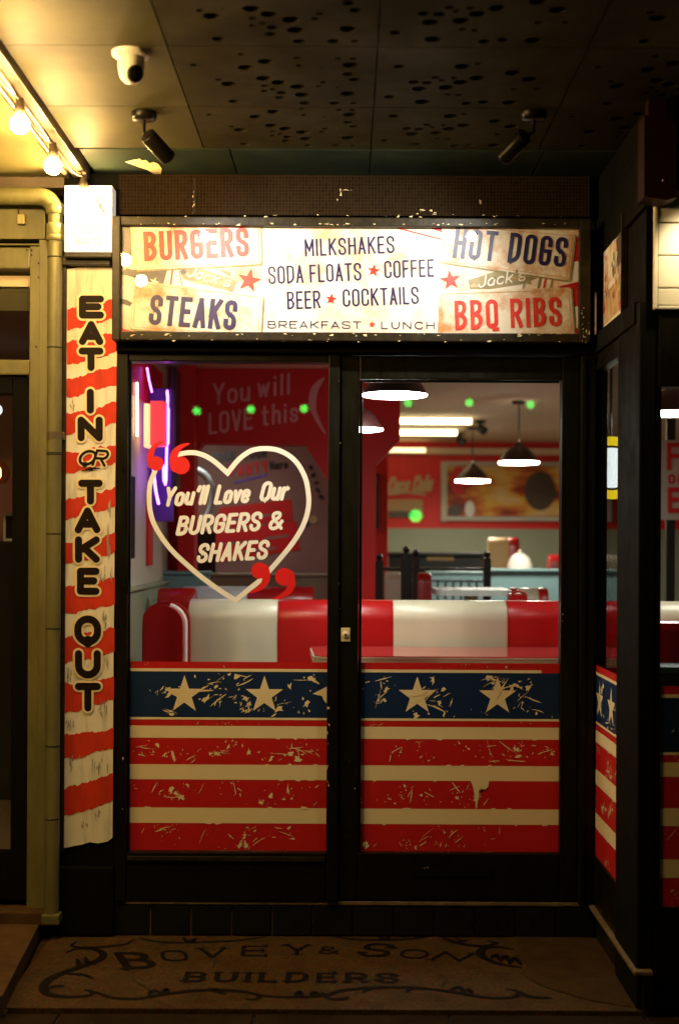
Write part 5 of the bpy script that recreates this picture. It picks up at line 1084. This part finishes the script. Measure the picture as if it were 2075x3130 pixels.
bb = thing('bay_booth', (1.5, -.3, ZF), 'red tufted seat and blue ledge behind the front window', 'booth'); boxpart('back', bb, 1.04, 2.9, -.42, -.30, ZF, P(2040, 1900, -.42)[2], M['vred'], .03); boxpart('ledge', bb, 1.04, 2.9, -.72, -.55, P(2040, 2062, -.72)[2], P(2040, 2038, -.72)[2], M['teal'], .005); boxpart('ledge_front', bb, 1.04, 2.9, -.70, -.66, ZF, P(2040, 2064, -.72)[2], M['sage'], .003)
ys = thing('round_wall_sign', (1.35, 1.2, 1.7), 'white and yellow lit round sign glimpsed through the return window', 'sign')
YY = .9; sx_, _, sz_ = P(1868, 1430, YY); part('yellow_rim', ys, lambda q: q.lathe([(.10, 0), (.125, -.01), (.14, 0), (.13, .02)], (sx_, YY, sz_), M['yellow'], 32, (0, 1, 0))); part('white_face', ys, lambda q: q.lathe([(0, -.004), (.085, -.004), (.09, 0)], (sx_, YY, sz_), M['whitesign'], 32, (0, 1, 0))); part('dark_ring', ys, lambda q: q.lathe([(.09, .002), (.10, .002)], (sx_, YY, sz_), M['blk'], 32, (0, 1, 0))); part('hanger', ys, lambda q: q.tube([(sx_, YY + .02, sz_ + .13), (sx_, YY + .02, ZI)], .006, M['blk'], 6))

# pendant lamps and ceiling tubes
def pendant(px, py, y, dia, label, glow='pendglow'):
    x, _, z = P(px, py, y); R_ = dia / 2
    o = thing('pendant_lamp', (x, y, z), label, 'pendant lamp', 'dark dome pendants hanging in the diner')
    part('shade', o, lambda q: (q.lathe([(R_ * .1, R_ * 1.02), (R_ * .16, R_ * .98), (R_ * .22, R_ * .86), (R_ * .5, R_ * .68), (R_ * .76, R_ * .42), (R_ * .93, R_ * .14), (R_, 0)], (x, y, z), M['shade'], 28)))
    part('diffuser', o, lambda q: q.lathe([(R_ * .985, .002), (R_ * .99, -.006), (R_ * .9, -.009), (0, -.010)], (x, y, z), M[glow], 28))
    part('cord', o, lambda q: q.tube([(x, y, z + R_), (x, y, ZI - .01)], .005, M['cable'], 6)); part('ceiling_rose', o, lambda q: q.lathe([(0, -.022), (.045, -.02), (.05, 0)], (x, y, ZI), M['shade'], 18))
pendant(1206, 1206, .48, .272, 'largest pendant lamp, cut off by the top of the door glass')
pendant(1094, 1311, .80, .222, 'pendant lamp half hidden by the frame left of the door glass')
pendant(1585, 1413, 4.24, .272, 'pendant lamp in front of the cream picture frame at the right', 'pendglow2')
pendant(1443, 1469, 6.4, .285, 'lower pendant lamp in front of the left end of the painting', 'pendglow2')
pendant(560, 1262, 3.4, .27, 'unseen pendant lamp added behind the red arcade to light the pink wall')  # added lamp, hidden by the arcade header, brightens the pink wall
pendant(2062, 1262, .9, .27, 'pendant lamp at the right edge behind the front window')
for i, (px1, py, hl) in enumerate(((1440, 1287, 'ceiling light tube nearest the door, with the longer visible length'), (1395, 1322, 'ceiling light tube behind the first, with the shorter visible length'))):
    x1c, yc, _ = G(px1, py, ZI - .03); t = thing('ceiling_tube', (x1c - .7, yc, ZI), hl, 'ceiling light'); part('tube', t, lambda q: q.tube([(x1c - 1.5, yc, ZI - .03), (x1c, yc, ZI - .03)], .025, M['strip'], 12)); boxpart('fitting', t, x1c - 1.5, x1c, yc - .03, yc + .03, ZI - .012, ZI - .001, M['white'], .002)
x1c, yc, zc = P(1300, 1376, 7.9); t = thing('shelf_tube', (x1c, 7.9, zc), 'short warm light tube under the far red beam', 'wall light'); part('tube', t, lambda q: q.tube([(x1c - .5, 7.9, zc), (x1c, 7.9, zc)], .022, M['strip2'], 10)); boxpart('fitting', t, x1c - .5, x1c, 7.925, 7.999, zc - .02, zc + .02, M['white'], .003)
for (px, py, lab) in ((1468, 1300, 'tiny dark ceiling spotlight beside the longer light tube'), (1405, 1338, 'tiny dark ceiling spotlight beside the shorter light tube')):
    x, y, _ = G(px, py - 14, ZI); t = thing('track_spot', (x, y, ZI), lab, 'spotlight'); part('base', t, lambda q: q.lathe([(0, -.02), (.035, -.02), (.04, 0)], (x, y, ZI), M['blk'], 14)); part('head', t, lambda q: q.lathe([(0, 0), (.03, 0), (.034, .07), (0, .075)], (x - .015, y, ZI - .05), M['blk'], 14, (.6, -.3, -.5))); part('stem', t, lambda q: q.tube([(x, y, ZI - .02), (x - .03, y, ZI - .08)], .01, M['blk'], 6))

# ================================================================== ACROSS THE STREET (seen only as reflections in the glass)
YG = -11.0
gs = thing('green_lamp_string', (0, YG, 0), 'row of green lamps across the street, reflected as dots in the glass', 'string lights')
def mirror(px, py): u, v = UV(px, py); zc = DC - YG; return (u * zc / FPX, YG, HC - v * zc / FPX)
gl_ = [mirror(*p) for p in ((602, 1256), (767, 1251), (930, 1249), (1247, 1231), (1433, 1231), (1620, 1237))]
for g in gl_: part('lamp', gs, lambda q: q.sphere(g, .042, M['green'], 14))
part('cable', gs, lambda q: q.tube([(gl_[0][0] - .8, YG, gl_[0][2] + .3)] + [(g[0], YG, g[2] + .05) for g in gl_] + [(gl_[-1][0] + .8, YG, gl_[-1][2] + .3)], .006, M['cable'], 6))
for g, s_ in ((gl_[0], -.8), (gl_[-1], .8)): part('post', gs, lambda q: q.tube([(g[0] + s_, YG, -.03), (g[0] + s_, YG, g[2] + .35)], .04, M['blk'], 10))
tx, _, tz = mirror(1270, 1577)
ts = thing('traffic_signal', (tx, YG, -.03), 'green traffic signal across the street, reflected in the door glass', 'traffic light')
part('post', ts, lambda q: q.tube([(tx, YG - .1, -.03), (tx, YG - .1, tz - .12)], .05, M['blk'], 12)); boxpart('housing', ts, tx - .15, tx + .15, YG - .2, YG - .01, tz - .14, tz + .75, M['blk'], .02)
part('lens', ts, lambda q: q.lathe([(0, .012), (.05, .008), (.072, 0)], (tx, YG - .008, tz), M['green'], 20, (0, 1, 0)))
